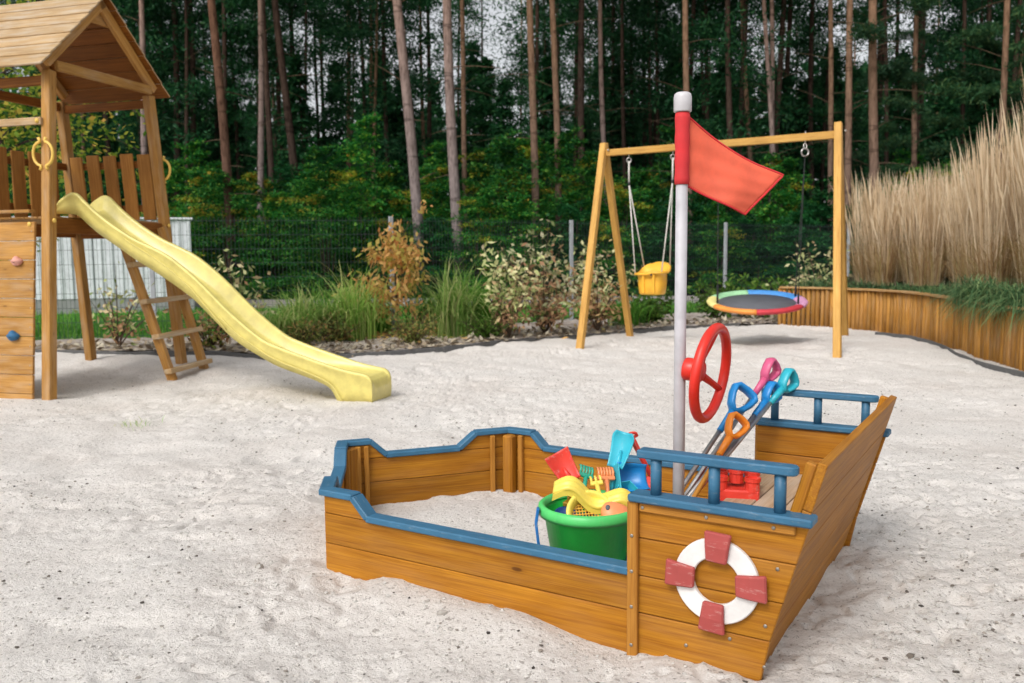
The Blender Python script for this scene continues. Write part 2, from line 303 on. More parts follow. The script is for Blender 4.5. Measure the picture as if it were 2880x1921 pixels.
def boxbm(x0, x1, y0, y1, z0, z1, bm=None):
    bm = bm or bmesh.new()
    v = [bm.verts.new(p) for p in ((x0, y0, z0), (x1, y0, z0), (x1, y1, z0), (x0, y1, z0), (x0, y0, z1), (x1, y0, z1), (x1, y1, z1), (x0, y1, z1))]
    for f in ((3, 2, 1, 0), (4, 5, 6, 7), (0, 1, 5, 4), (1, 2, 6, 5), (2, 3, 7, 6), (3, 0, 4, 7)): bm.faces.new([v[i] for i in f])
    return bm
def bar(name, p0, p1, wy, wz, mat, parent, side=(0, 1, 0), bev=0.004, label=None):
    """straight piece of timber from p0 to p1, grain along it"""
    L = (Vector(p1) - Vector(p0)).length
    return link(name, mesh(name, boxbm(0, L, -wy / 2, wy / 2, -wz / 2, wz / 2), bev=bev), mat, parent, frame(p0, p1, side), label)
def prism(name, poly, y0, y1, mat, parent, M=None, bev=0.003, label=None):
    """outline in local x-z, thickness along local y"""
    bm = bmesh.new(); a = [bm.verts.new((x, y0, z)) for x, z in poly]; b = [bm.verts.new((x, y1, z)) for x, z in poly]; n = len(poly)
    bm.faces.new(a); bm.faces.new(b[::-1])
    for i in range(n): bm.faces.new((a[i], b[i], b[(i + 1) % n], a[(i + 1) % n]))
    return link(name, mesh(name, bm, bev=bev), mat, parent, M, label)
def tubebm(path, rad, n=10, bm=None, closed=False, caps=True):
    bm = bm or bmesh.new(); P = [Vector(p) for p in path]; k = len(P); rs = rad if isinstance(rad, (list, tuple)) else [rad] * k
    rings = []; up = None
    for i in range(k):
        t = (P[(i + 1) % k] - P[i - 1]) if closed else (P[min(i + 1, k - 1)] - P[max(i - 1, 0)]); t.normalize()
        if up is None: up = t.orthogonal().normalized()
        up = (up - t * up.dot(t)).normalized(); b = t.cross(up)
        rings.append([bm.verts.new(P[i] + (up * math.cos(2 * math.pi * j / n) + b * math.sin(2 * math.pi * j / n)) * rs[i]) for j in range(n)])
    for i in range(k if closed else k - 1):
        A, B = rings[i], rings[(i + 1) % k]
        off = 0
        if closed and i == k - 1:
            off = min(range(n), key=lambda o: (A[0].co - B[o].co).length)
        for j in range(n): bm.faces.new((A[j], A[(j + 1) % n], B[(j + 1 + off) % n], B[(j + off) % n]))
    if caps and not closed: bm.faces.new(rings[0][::-1]); bm.faces.new(rings[-1])
    return bm
def tube(name, path, rad, mat, parent, n=10, closed=False, M=None, label=None):
    return link(name, mesh(name, tubebm(path, rad, n, closed=closed), smooth=True), mat, parent, M, label)
def lathebm(prof, n=32, bm=None):
    bm = bm or bmesh.new(); rings = []
    for r, z in prof:
        rings.append([bm.verts.new((r * math.cos(2 * math.pi * j / n), r * math.sin(2 * math.pi * j / n), z)) for j in range(n)] if r > 1e-6 else [bm.verts.new((0, 0, z))])
    for A, B in zip(rings, rings[1:]):
        for j in range(n):
            f = [A[j % len(A)], A[(j + 1) % len(A)], B[(j + 1) % len(B)], B[j % len(B)]]; f = [v for i, v in enumerate(f) if v not in f[:i]]
            if len(f) > 2: bm.faces.new(f)
    return bm
def lathe(name, prof, mat, parent, M=None, n=32, smooth=True, label=None):
    return link(name, mesh(name, lathebm(prof, n), smooth=smooth), mat, parent, M, label)
def quads(name, Q):
    """(n,4,3) array -> one mesh of loose quads"""
    Q = np.asarray(Q, dtype=np.float32); n = len(Q); me = bpy.data.meshes.new(name)
    me.vertices.add(4 * n); me.vertices.foreach_set('co', Q.reshape(-1)); me.loops.add(4 * n); me.loops.foreach_set('vertex_index', np.arange(4 * n, dtype=np.int32))
    me.polygons.add(n); me.polygons.foreach_set('loop_start', np.arange(0, 4 * n, 4, dtype=np.int32)); me.update(calc_edges=True); return me
def strips(name, S):
    """(n,k,2,3) blades with k cross-lines -> one mesh, each blade one island"""
    S = np.asarray(S, dtype=np.float32); n, k = S.shape[:2]; me = bpy.data.meshes.new(name)
    me.vertices.add(n * k * 2); me.vertices.foreach_set('co', S.reshape(-1))
    b = (np.arange(n) * k * 2)[:, None, None] + (np.arange(k - 1) * 2)[None, :, None] + np.array([0, 1, 3, 2])[None, None, :]
    b = b.reshape(-1).astype(np.int32); me.loops.add(len(b)); me.loops.foreach_set('vertex_index', b); me.polygons.add(len(b) // 4); me.polygons.foreach_set('loop_start', np.arange(0, len(b), 4, dtype=np.int32)); me.update(calc_edges=True); return me
def T3(x, y, z, rz=0, rx=0, ry=0, s=1.0):
    return Matrix.Translation((x, y, z)) @ Matrix.Rotation(rz, 4, 'Z') @ Matrix.Rotation(ry, 4, 'Y') @ Matrix.Rotation(rx, 4, 'X') @ Matrix.Scale(s, 4)
def leafquads(pos, nrm, length, width, r):
    """rhombic leaves at pos, facing nrm"""
    n = len(pos); nrm = nrm / np.linalg.norm(nrm, axis=1, keepdims=True); a = r.normal(size=(n, 3)); a -= nrm * (a * nrm).sum(1, keepdims=True); a /= np.linalg.norm(a, axis=1, keepdims=True)
    b = np.cross(nrm, a); L = (length * r.uniform(.7, 1.3, n))[:, None]; W = (width * r.uniform(.7, 1.3, n))[:, None]
    return np.stack([pos, pos + a * L * .5 + b * W * .5, pos + a * L, pos + a * L * .5 - b * W * .5], 1)
def droopquads(pos, length, width, r, droop=1.0):
    """long leaves hanging from pos"""
    n = len(pos); a = np.stack([r.normal(size=n) * .55, r.normal(size=n) * .55, -droop * r.uniform(.2, 1.3, n)], 1); a /= np.linalg.norm(a, axis=1, keepdims=True)
    b = np.cross(a, r.normal(size=(n, 3))); b /= np.linalg.norm(b, axis=1, keepdims=True); L = (length * r.uniform(.65, 1.3, n))[:, None]; W = (width * r.uniform(.7, 1.3, n))[:, None]
    return np.stack([pos, pos + a * L * .45 + b * W * .5, pos + a * L, pos + a * L * .45 - b * W * .5], 1)
def copytree(o, parent=None):
    c = o.copy(); C.objects.link(c); c.parent = parent
    if parent is not None: c.matrix_local = o.matrix_local.copy()
    for ch in o.children: copytree(ch, c)
    return c
# numpy value noise
def vnoise(x, y, seed):
    xi = np.floor(x).astype(np.int64); yi = np.floor(y).astype(np.int64); xf = x - xi; yf = y - yi
    def h(a, b):
        n = (a * 374761393 + b * 668265263 + seed * 1274126177) & 0x7fffffff; n = ((n ^ (n >> 13)) * 1274126177) & 0x7fffffff; return ((n ^ (n >> 16)) & 0xffff) / 65535.0
    u = xf * xf * (3 - 2 * xf); v = yf * yf * (3 - 2 * yf)
    return (h(xi, yi) * (1 - u) + h(xi + 1, yi) * u) * (1 - v) + (h(xi, yi + 1) * (1 - u) + h(xi + 1, yi + 1) * u) * v
# ================================================================ THE SETTING
SX, SY, SYAW = 0.7078, 3.102, -0.5502           # sandbox ship: place and heading
HW, HL, HB, PH, ZHI, XT, XB = 0.665, 1.262, 0.528, 0.1164, 0.303, 0.514, 0.381
def to_ship(x, y):
    dx, dy = x - SX, y - SY; c, s = math.cos(SYAW), math.sin(SYAW); return c * dx + s * dy, -s * dx + c * dy
def from_ship(x, y, z):
    c, s = math.cos(SYAW), math.sin(SYAW); return Vector((SX + c * x - s * y, SY + s * x + c * y, z))
EDGE = [(-14, 11.2), (-8.0, 10.6)] + [tuple(G(x, y)[:2]) for x, y in ((130, 812), (330, 815), (540, 818), (760, 820), (900, 813), (1050, 800), (1200, 784), (1400, 768), (1540, 755), (1700, 748))] + [(4.45, 14.33), (5.6, 14.8), (9, 15.2), (14, 15.5)]
FP1, FP2, FP3 = G(903, 768), G(1312, 740), G(1663, 720)
FENCE = [(-12.0, 11.4), (-8.55, 11.85), (-5.15, 12.45), (FP1.x, FP1.y), (FP2.x, FP2.y), (FP3.x, FP3.y), (FP3.x + 3.1, FP3.y + 1.8), (FP3.x + 6.2, FP3.y + 3.6)]
def yedge(x): return np.interp(x, [p[0] for p in EDGE], [p[1] for p in EDGE])
def yfence(x): return np.interp(x, [p[0] for p in FENCE], [p[1] for p in FENCE])
def gridmesh(name, X, Y, Z):
    ny, nx = X.shape; me = bpy.data.meshes.new(name); co = np.stack([X, Y, Z], -1).astype(np.float32).reshape(-1)
    me.vertices.add(nx * ny); me.vertices.foreach_set('co', co)
    i = (np.arange(ny - 1)[:, None] * nx + np.arange(nx - 1)[None, :]).reshape(-1); f = np.stack([i, i + 1, i + nx + 1, i + nx], 1).astype(np.int32).reshape(-1)
    me.loops.add(len(f)); me.loops.foreach_set('vertex_index', f); me.polygons.add(len(f) // 4); me.polygons.foreach_set('loop_start', np.arange(0, len(f), 4, dtype=np.int32))
    me.polygons.foreach_set('use_smooth', np.ones(len(f) // 4, dtype=bool)); me.update(calc_edges=True); return me
_fr = np.random.default_rng(5); STEPS = []
for _ in range(34):                                    # tracks of children walking about
    x0, y0, a0 = _fr.uniform(-4, 4), _fr.uniform(1.8, 10), _fr.uniform(0, 6.28)
    for k in range(_fr.integers(3, 8)):
        x0 += .36 * math.cos(a0); y0 += .36 * math.sin(a0); a0 += _fr.normal() * .15; s_ = (-1) ** k * .07
        px_, py_ = x0 - s_ * math.sin(a0), y0 + s_ * math.cos(a0); u_, v_ = to_ship(px_, py_)
        if not (abs(v_) < .8 and -1.95 < u_ < .7): STEPS.append((px_, py_, a0, _fr.uniform(.007, .015)))
def sand_height(X, Y):
    Z = np.array(terrain(X, Y), dtype=float)
    for px_, py_, a_, dp in STEPS:
        m_ = (np.abs(X - px_) < .22) & (np.abs(Y - py_) < .22)
        if not m_.any(): continue
        dx_, dy_ = X[m_] - px_, Y[m_] - py_; u_ = (dx_ * math.cos(a_) + dy_ * math.sin(a_)) / .105; v_ = (-dx_ * math.sin(a_) + dy_ * math.cos(a_)) / .047; q_ = np.sqrt(u_ * u_ + v_ * v_)
        Z[m_] += -dp * sstep((1.12 - q_) / .38) + dp * .45 * np.exp(-((q_ - 1.32) / .22) ** 2)
    bx, by = to_ship(X, Y)
    # sand heaped along the near hull, a little sand inside
    Z = Z + 0.045 * np.exp(-((bx + 0.62) / 0.42) ** 2 - ((by + 0.72) / 0.16) ** 2)
    Z = Z + 0.020 * np.exp(-((bx + 1.5) / 0.5) ** 2 - ((by + 0.5) / 0.5) ** 2)
    Z = Z + 0.030 * np.exp(-((bx - 0.25) / 0.40) ** 2 - ((by + 0.80) / 0.17) ** 2)
    Z = Z - 0.018 * np.exp(-((bx - 0.86) / 0.30) ** 2 - ((by - 0.05) / 0.75) ** 2)
    ins = sstep((0.62 - np.abs(by)) / 0.15) * sstep((bx + 1.5) / 0.2) * sstep((0.4 - bx) / 0.2)
    Z = Z + ins * (0.015 + 0.035 * (vnoise(X * 3.1, Y * 3.1, 21) - 0.4))
    far = np.clip((Y - 2) / 8, 0, 1)
    Z = Z + (vnoise(X * 0.9, Y * 0.9, 1) - .5) * 0.045 + (vnoise(X * 2.3, Y * 2.3, 2) - .5) * 0.034 - np.clip(vnoise(X * 3.3, Y * 3.3, 14) - .66, 0, 1) * 0.09
    Z = Z + (vnoise(X * 6, Y * 6, 3) - .5) * 0.019
    rough = 0.35 + 0.9 * sstep((vnoise(X * 1.3, Y * 1.3, 9) - .35) / .4)           # trampled patches next to raked ones
    rough = rough + 0.8 * np.exp(-((X - 1.7) / 0.6) ** 2 - ((Y - 2.9) / 0.7) ** 2)
    Z = Z + rough * ((vnoise(X * 15, Y * 15, 4) - .5) * 0.010 + (vnoise(X * 31, Y * 31, 5) - .5) * 0.0075)
    p = vnoise(X * 19, Y * 19, 6); Z = Z - rough * np.clip(p - .68, 0, 1) * 0.075           # little dents
    p = vnoise(X * 38 + 9, Y * 38, 8); Z = Z + rough * np.clip(p - .70, 0, 1) * 0.020            # crumbs
    return Z
def axis(lo, hi, fn, st):
    out = [st]; x = st
    while x < hi: x += fn(x); out.append(x)
    x = st; pre = []
    while x > lo: x -= fn(x); pre.append(x)
    return np.array(pre[::-1] + out)
xs = axis(-13, 13, lambda x: 0.0125 if -1.7 < x < 2.0 else 0.0125 + 0.012 * (abs(x - .15) - 1.8 if abs(x - .15) > 1.8 else 0), 0.15)
ys = axis(0.7, 16.0, lambda y: max(0.0105, 0.0047 * y), 0.9)
X, Y = np.meshgrid(xs, ys); Z = sand_height(X, Y)
Z = Z - 0.16 * sstep((Y - yedge(X) - 0.02) / 0.15)
tag(link('sand', gridmesh('sand', X, Y, Z), 'sand'), kind='structure')
def ground_at(x, y): return float(sand_height(np.array([x]), np.array([y]))[0])
bm = bmesh.new(); bmesh.ops.create_grid(bm, x_segments=40, y_segments=40, size=700); tag(link('forest_floor', mesh('forest_floor', bm), 'forest_soil', None, Matrix.Translation((0, 0, -0.25))), kind='structure')
bx_ = np.linspace(-13, 10, 260); tt = np.linspace(0, 1, 26)
X = np.repeat(bx_[None, :], 26, 0); Y = yedge(X) * (1 - tt[:, None]) + (yfence(X) + 0.15) * tt[:, None]
zb = terrain(X, yedge(X)) * (1 - tt[:, None]) + 0.035
tag(link('planting_bed', gridmesh('planting_bed', X, Y, zb + (vnoise(X * 4, Y * 4, 31) - .5) * 0.05 + (vnoise(X * 14, Y * 14, 32) - .5) * 0.03), 'bed_soil'), kind='structure')
X, Y = np.meshgrid(np.linspace(-40, 45, 120), np.linspace(0, 1, 30)); YY = (yfence(X) - .1) * (1 - Y) + np.maximum(20.3, yfence(X) + 1.0) * Y
tag(link('lawn', gridmesh('lawn', X, YY, 0.0 + (vnoise(X, YY, 33) - .5) * .04), 'lawn_soil'), kind='structure')
bm = bmesh.new(); boxbm(-80, 80, 20.2, 23.6, -.2, 0.035, bm); tag(link('gravel_road', mesh('gravel_road', bm), 'road_gravel'), kind='structure')

# ================================================================ SANDBOX SHIP
ship = thing('sandbox_ship', 'honey brown wooden ship shaped sandpit with blue rails, white mast and red flag', 'sandpit', (SX, SY, 0), SYAW)
def sx_at(z): return XB + (XT - XB) * z / (4 * PH)
TH = 0.022
def cap(p0, p1, wid=0.058, side=(0, 1, 0), M=None):
    L = (Vector(p1) - Vector(p0)).length; Mf = frame(p0, p1, side); Mf = (M @ Mf) if M else Mf
    return link('blue_cap', mesh('blue_cap', boxbm(0, L, -wid / 2, wid / 2, -0.012, 0.012), bev=0.004), 'blue_paint', ship, Mf)
for s in (-1, 1):
    yo = s * HW; y0, y1 = sorted((yo, yo - s * TH))
    s1, s2 = 0.148, 0.2165
    prism('side_plank', [(-HL, -0.09), (-0.001, -0.09), (-0.001, PH - .0012), (-HL, PH - .0012)], y0, y1, 'ship_wood', ship)
    prism('side_plank', [(-HL, PH + .0012), (-0.001, PH + .0012), (-0.001, 2 * PH - .001), (-HL, 2 * PH - .001)], y0, y1, 'ship_wood', ship)
    prism('side_plank', [(-HL, 2 * PH + .0012), (-HL + s2, 2 * PH + .0012), (-HL + s1, ZHI), (-HL, ZHI)], y0, y1, 'ship_wood', ship)
    yc = yo - s * 0.010
    cap((-HL - .012, yc, ZHI + .012), (-HL + s1 + .004, yc, ZHI + .012)); cap((-HL + s1 + .002, yc, ZHI + .0115), (-HL + s2 + .004, yc, 2 * PH + .0125)); cap((-HL + s2, yc, 2 * PH + .012), (-0.008, yc, 2 * PH + .012))
    for k in range(4):
        za, zb_ = k * PH + .0012 if k else -0.09, (k + 1) * PH - .0012
        prism('cabin_plank', [(0.001, za), (sx_at(max(za, -.03)) - .001, za), (sx_at(zb_) - .001, zb_), (0.001, zb_)], y0, y1, 'ship_wood', ship)
    ya, yb = sorted((yo + s * 0.0015, yo + s * 0.020))
    bar('batten', (0.004, (ya + yb) / 2, -0.09), (0.004, (ya + yb) / 2, 0.4645), 0.034, abs(yb - ya), 'ship_wood_pale', ship, side=(1, 0, 0))
    bar('trim_strip', (0.0225, yo + s * 0.0075, 0.449), (0.478, yo + s * 0.0075, 0.449), 0.013, 0.030, 'ship_wood_pale', ship)
    ym = yo - s * 0.002
    bar('lower_rail', (-0.006, ym, 0.478), (0.526, ym, 0.478), 0.072, 0.024, 'blue_paint', ship, bev=0.005)
    for bxp in (0.071, 0.247, 0.432):
        tube('baluster', [(bxp, ym, 0.489), (bxp, ym, 0.6)], 0.0165, 'blue_paint', ship, n=14)
    # upper rail with a rounded end
    poly = [(0.018, -0.026), (0.458, -0.026), (0.473, -0.02), (0.480, -0.008), (0.480, 0.008), (0.473, 0.02), (0.458, 0.026), (0.018, 0.026)]
    prism('upper_rail', poly, -0.0125, 0.0125, 'blue_paint', ship, Matrix.Translation((0, ym, 0.611)) @ Matrix.Rotation(math.pi / 2, 4, 'X'), bev=0.004)
    # inner corner post, battens beside it
    bar('corner_post', (-HL + .035, s * (HW - .052), -0.09), (-HL + .035, s * (HW - .052), ZHI - .003), 0.055, 0.055, 'ship_wood', ship, bev=0.008)
    bar('corner_batten', (-HL + .092, s * (HW - .036), -0.09), (-HL + .092, s * (HW - .036), ZHI - .002), 0.024, 0.024, 'ship_wood_pale', ship)
    # bow wall from the tip to the corner
    tip = Vector((-HL - HB, 0, 0)); cor = Vector((-HL, yo, 0)); L = (cor - tip).length; Mb = frame(tip, cor, (0, 0, 1))
    ex = (cor - tip).normalized(); inn = Vector((ex.y, -ex.x, 0)) * (1 if s > 0 else -1)
    Mb = Matrix.Identity(4); ez = Vector((0, 0, 1)); ey = ez.cross(ex)
    for i in range(3): Mb[i][0] = ex[i]; Mb[i][1] = ey[i]; Mb[i][2] = ez[i]; Mb[i][3] = tip[i]
    ty = -TH if s > 0 else 0.0          # thickness towards the inside
    ty0, ty1 = ty, ty + TH
    e0, e1, e2, e3 = 0.165 * L, 0.25 * L, 0.685 * L, 0.785 * L
    prism('bow_plank', [(0.012, -0.09), (L - .012, -0.09), (L - .012, PH - .0012), (0.012, PH - .0012)], ty0, ty1, 'ship_wood', ship, Mb)
    prism('bow_plank', [(0.012, PH + .0012), (L - .012, PH + .0012), (L - .012, 2 * PH - .001), (0.012, 2 * PH - .001)], ty0, ty1, 'ship_wood', ship, Mb)
    prism('bow_plank', [(0.012, 2 * PH + .0012), (e1, 2 * PH + .0012), (e0, ZHI), (0.012, ZHI)], ty0, ty1, 'ship_wood', ship, Mb)
    prism('bow_plank', [(e2, 2 * PH + .0012), (L - .012, 2 * PH + .0012), (L - .012, ZHI), (e3, ZHI)], ty0, ty1, 'ship_wood', ship, Mb)
    yc = (ty0 + ty1) / 2; a = .0118 if s > 0 else .0126
    for p, q in (((-.012, ZHI + a), (e0 + .003, ZHI + a)), ((e0, ZHI + a - .0006), (e1 + .003, 2 * PH + a + .0006)), ((e1, 2 * PH + a), (e2, 2 * PH + a)), ((e2 - .003, 2 * PH + a + .0006), (e3, ZHI + a - .0006)), ((e3 - .003, ZHI + a), (L - .002, ZHI + a))):
        cap((p[0], yc, p[1]), (q[0], yc, q[1]), 0.056, (0, 1, 0), Mb)
    for lx, wd in ((0.075, 0.026), (0.115, 0.022), (L - 0.10, 0.024)):
        yy = yc - (1 if s > 0 else -1) * 0.024
        p = Mb @ Vector((lx, yy, -0.09)); q = Mb @ Vector((lx, yy, ZHI - .004)); bar('bow_batten', p, q, wd, 0.022, 'ship_wood_pale', ship, side=ex)
bar('tip_post', (-HL - HB + .055, 0, -0.09), (-HL - HB + .055, 0, ZHI - .003), 0.055, 0.055, 'ship_wood', ship, bev=0.008)
# transom: boards across the raked stern
up = Vector((XT - XB, 0, 4 * PH)).normalized(); nrm = Vector((up.z, 0, -up.x)); base = Vector((XB, 0, 0)) - up * 0.05
Mt = Matrix.Identity(4)
for i in range(3): Mt[i][0] = (0, 1, 0)[i]; Mt[i][1] = nrm[i] * -1; Mt[i][2] = up[i]; Mt[i][3] = base[i]
tot = 0.05 + 0.652; hs = [0, 0.165, 0.295, 0.425, 0.56, tot]
for a, b in zip(hs, hs[1:]):
    prism('transom_plank', [(-HW + TH + .001, a + .0006), (HW - TH - .001, a + .0006), (HW - TH - .001, b - .0006), (-HW + TH + .001, b - .0006)], 0.010, 0.035, 'ship_wood', ship, Mt, bev=0.0025)
for s in (-1, 1):
    p = base + up * 0.06 - nrm * 0.051 + Vector((0, s * (HW - TH - .020), 0)); q = base + up * (tot - .012) - nrm * 0.051 + Vector((0, s * (HW - TH - .020), 0))
    bar('transom_batten', p, q, 0.032, 0.030, 'ship_wood', ship, side=(0, 1, 0))
# bench boards across the cabin
for a, b in ((0.028, 0.135), (0.139, 0.246), (0.250, 0.352)):
    prism('bench_plank', [(-HW + TH + .002, a), (HW - TH - .002, a), (HW - TH - .002, b), (-HW + TH + .002, b)], -0.011, 0.011, 'bench_wood', ship, Matrix(((0, 0, 1, 0), (1, 0, 0, 0), (0, 1, 0, 0.262), (0, 0, 0, 1))), bev=0.003)
bar('bench_front', (0.045, -HW + TH + .003, 0.19), (0.045, HW - TH - .003, 0.19), 0.02, 0.11, 'ship_wood', ship, side=(1, 0, 0))
# screws on the near side
for px, pz in ((.035, .449), (.23, .449), (.42, .449), (.3, .10), (.30, .32), (.36, .22), (.40, .04), (.17, .05), (.43, .33), (.40, .16)):
    yy = -HW - (0.0148 if abs(pz - .449) < .01 else .0008)
    lathe('screw', [(0, 0), (.0055, 0), (.0055, .0012), (.003, .002), (0, .0016)], 'screw', ship, Matrix.Translation((px, yy, pz)) @ Matrix.Rotation(math.pi / 2, 4, 'X'), n=10)
for pz in (0.02, 0.14, 0.25, 0.36):
    lathe('screw', [(0, 0), (.0055, 0), (.0055, .0012), (.003, .002), (0, .0016)], 'screw', ship, Matrix.Translation((0.004, -HW - .0208, pz)) @ Matrix.Rotation(math.pi / 2, 4, 'X'), n=10)
# lifebuoy on the near side
lc = Vector((0.262, -HW - .001, 0.267)); Ml = Matrix.Translation(lc) @ Matrix.Rotation(math.pi / 2, 4, 'X')
def ringbm(ri, ro, z0, z1, a0=0, a1=2 * math.pi, n=48):
    bm = bmesh.new(); full = abs(a1 - a0 - 2 * math.pi) < 1e-6; k = n if full else n + 1; R_ = []
    for i in range(k):
        a = a0 + (a1 - a0) * i / n; c, s = math.cos(a), math.sin(a); R_.append([bm.verts.new((r * c, r * s, z)) for r, z in ((ri, z0), (ro, z0), (ro, z1), (ri, z1))])
    for i in range(k if full else k - 1):
        A, B = R_[i], R_[(i + 1) % k]
        for j in range(4): bm.faces.new((A[j], A[(j + 1) % 4], B[(j + 1) % 4], B[j]))
    if not full: bm.faces.new(R_[0]); bm.faces.new(R_[-1][::-1])
    return bm
buoy = link('lifebuoy', mesh('lifebuoy', ringbm(0.068, 0.124, 0, 0.018), bev=0.003), 'white_paint', ship, Ml, 'white wooden lifebuoy ring with four red bands')
for a in (90, 180, 270, 0):
    tw = R(a + (3 if a == 0 else -3)); c, s = math.cos(tw), math.sin(tw)
    bm = bmesh.new(); pts = [(0.060, -0.030), (0.105, -0.034), (0.147, -0.039), (0.147, 0.039), (0.105, 0.034), (0.060, 0.030)]
    lo = [bm.verts.new((x * c - y * s, x * s + y * c, 0.0185)) for x, y in pts]; hi = [bm.verts.new((x * c - y * s, x * s + y * c, 0.034 + (.004 if i in (1, 4) else 0))) for i, (x, y) in enumerate(pts)]
    bm.faces.new(lo[::-1]); bm.faces.new((hi[0], hi[1], hi[4], hi[5])); bm.faces.new((hi[1], hi[2], hi[3], hi[4]))
    for i in range(6): bm.faces.new((lo[i], lo[(i + 1) % 6], hi[(i + 1) % 6], hi[i]))
    link('red_band', mesh('red_band', bm, bev=0.004), 'red_worn', buoy, Ml)
# mast, cap, flag, steering wheel
MX = -0.107
mast = tube('mast', [(MX, 0, -0.12), (MX, 0, 1.70)], 0.0215, 'mast_white', ship, n=24)
lathe('mast_cap', [(0, 1.700), (.030, 1.700), (.032, 1.704), (.032, 1.752), (.029, 1.763), (.022, 1.768), (0, 1.769)], 'cap_white', mast, Matrix.Translation((MX, 0, 0)), n=28)
mw = from_ship(MX, 0, 0); fd = Vector((0.975, 0.22, 0)).normalized()
def fl(x, y): P = PL(x, y, mw, fd); return Vector((*to_ship(P.x, P.y), P.z))
A_, B_, C_, D_ = fl(1574, 262), fl(1571, 423), fl(1713, 492), fl(1792, 403)
nf = 22; bm = bmesh.new(); nr = Vector((*to_ship(mw.x - fd.y, mw.y + fd.x), 0)) - Vector((MX, 0, 0)); nr.normalize()
front = []; P0 = []
def flagpt(i, j, off=0.0):
    u, v = i / nf, j / nf; p = A_.lerp(D_, u).lerp(B_.lerp(C_, u), v); dn = Vector((0, 0, -1)) * (0.022 * math.sin(math.pi * u) * (1 - v) + .004 * math.sin(math.pi * u) * v)
    wv = 0.014 * math.sin(5.0 * u + 1.6 * v) * u ** .7 + 0.006 * math.sin(11 * u - 3 * v) * u + .0022 * math.sin(17 * v + 9 * u * v + 4 * u) * (1 - .5 * u)
    return p + dn + nr * (wv + off)
for off in (-0.0012, 0.0012): front.append([[bm.verts.new(flagpt(i, j, off)) for j in range(nf + 1)] for i in range(nf + 1)])
for g in front:
    for i in range(nf):
        for j in range(nf): bm.faces.new((g[i][j], g[i + 1][j], g[i + 1][j + 1], g[i][j + 1]))
a, b = front; per = [(i, 0) for i in range(nf)] + [(nf, j) for j in range(nf)] + [(i, nf) for i in range(nf, 0, -1)] + [(0, j) for j in range(nf, 0, -1)]
for k in range(len(per)):
    i, j = per[k]; i2, j2 = per[(k + 1) % len(per)]; bm.faces.new((a[i][j], a[i2][j2], b[i2][j2], b[i][j]))
flag = link('flag', mesh('flag', bm, smooth=True), 'flag_red', ship, None, 'coral red pennant on the white mast')
hem = [flagpt(i, 0) for i in range(0, nf + 1)] + [flagpt(nf, j) for j in range(1, nf + 1)] + [flagpt(i, nf) for i in range(nf - 1, -1, -1)]
tube('flag_hem', hem, 0.0042, 'flag_hem', flag, n=6)
ztop, zbot = fl(1565, 258).z, fl(1563, 424).z
prof = [(0.0225, zbot), (0.0262, zbot + .002)] + [(0.0262 + 0.0012 * math.sin(k * 1.9), zbot + (ztop - zbot) * k / 12) for k in range(1, 12)] + [(0.0255, ztop - .002), (0.0225, ztop)]
lathe('flag_sleeve', prof, 'flag_hem', flag, Matrix.Translation((MX, 0, 0)), n=24)
wc = PL(1632, 857, from_ship(0, 0, 0), (math.cos(SYAW), math.sin(SYAW))); wx, wy = to_ship(wc.x, wc.y)
Mw = Matrix.Translation((wx, wy, wc.z)) @ Matrix.Rotation(R(7), 4, 'Y') @ Matrix.Rotation(math.pi / 2, 4, 'Y')   # local z = axle
wheel = thing('x', '', '') if False else link('steering_wheel', mesh('steering_wheel', tubebm([(0.166 * math.cos(2 * math.pi * k / 48), 0.166 * math.sin(2 * math.pi * k / 48), 0) for k in range(48)], 0.0185, 12, closed=True), smooth=True), 'wheel_red', ship, Mw, 'red toy steering wheel on the mast')
hubz = -(wx - MX - 0.02)
for a in (60, 180, 300):
    c, s = math.cos(R(a)), math.sin(R(a)); path = [(r * c, r * s, z) for r, z in ((0.02, -0.045), (0.055, -0.040), (0.10, -0.020), (0.16, 0))]
    tube('spoke', path, [0.017, 0.015, 0.0125, 0.0125], 'wheel_red', wheel, n=10, M=Mw)
lathe('hub', [(0, hubz), (.040, hubz), (.042, hubz + .006), (.042, -0.062), (.036, -0.05), (.040, -0.048), (.040, -0.034), (.032, -0.028), (0, -0.026)], 'wheel_red', wheel, Mw, n=28)
# ================================================================ PLAY TOWER
TO = Vector((-3.98, 7.50, 0.0)); TROT = math.atan2(-0.277, 0.961)
tower = thing('play_tower', 'wooden climbing tower with gabled plank roof and ladder on the sand', 'play tower', TO, TROT)
Rt = Matrix.Rotation(TROT, 4, 'Z')
def to_tower(P): q = Rt.inverted() @ (Vector(P) - TO); return q
DEP = 1.06
def wl(z): return -0.146 + 0.094 * z           # near posts lean in
def wr(z): return 1.640 - 0.094 * z            # far posts lean in
ZP = 1.56; ZT = 2.80
for x in (0.0, -DEP):
    for fn in (wl, wr):
        lean = 0.05 if x == 0 else -0.05
        bar('post', (x + lean, fn(-.15), -0.15), (x, fn(ZT), ZT), 0.088, 0.088, 'tower_wood', tower, side=(1, 0, 0), bev=0.006)
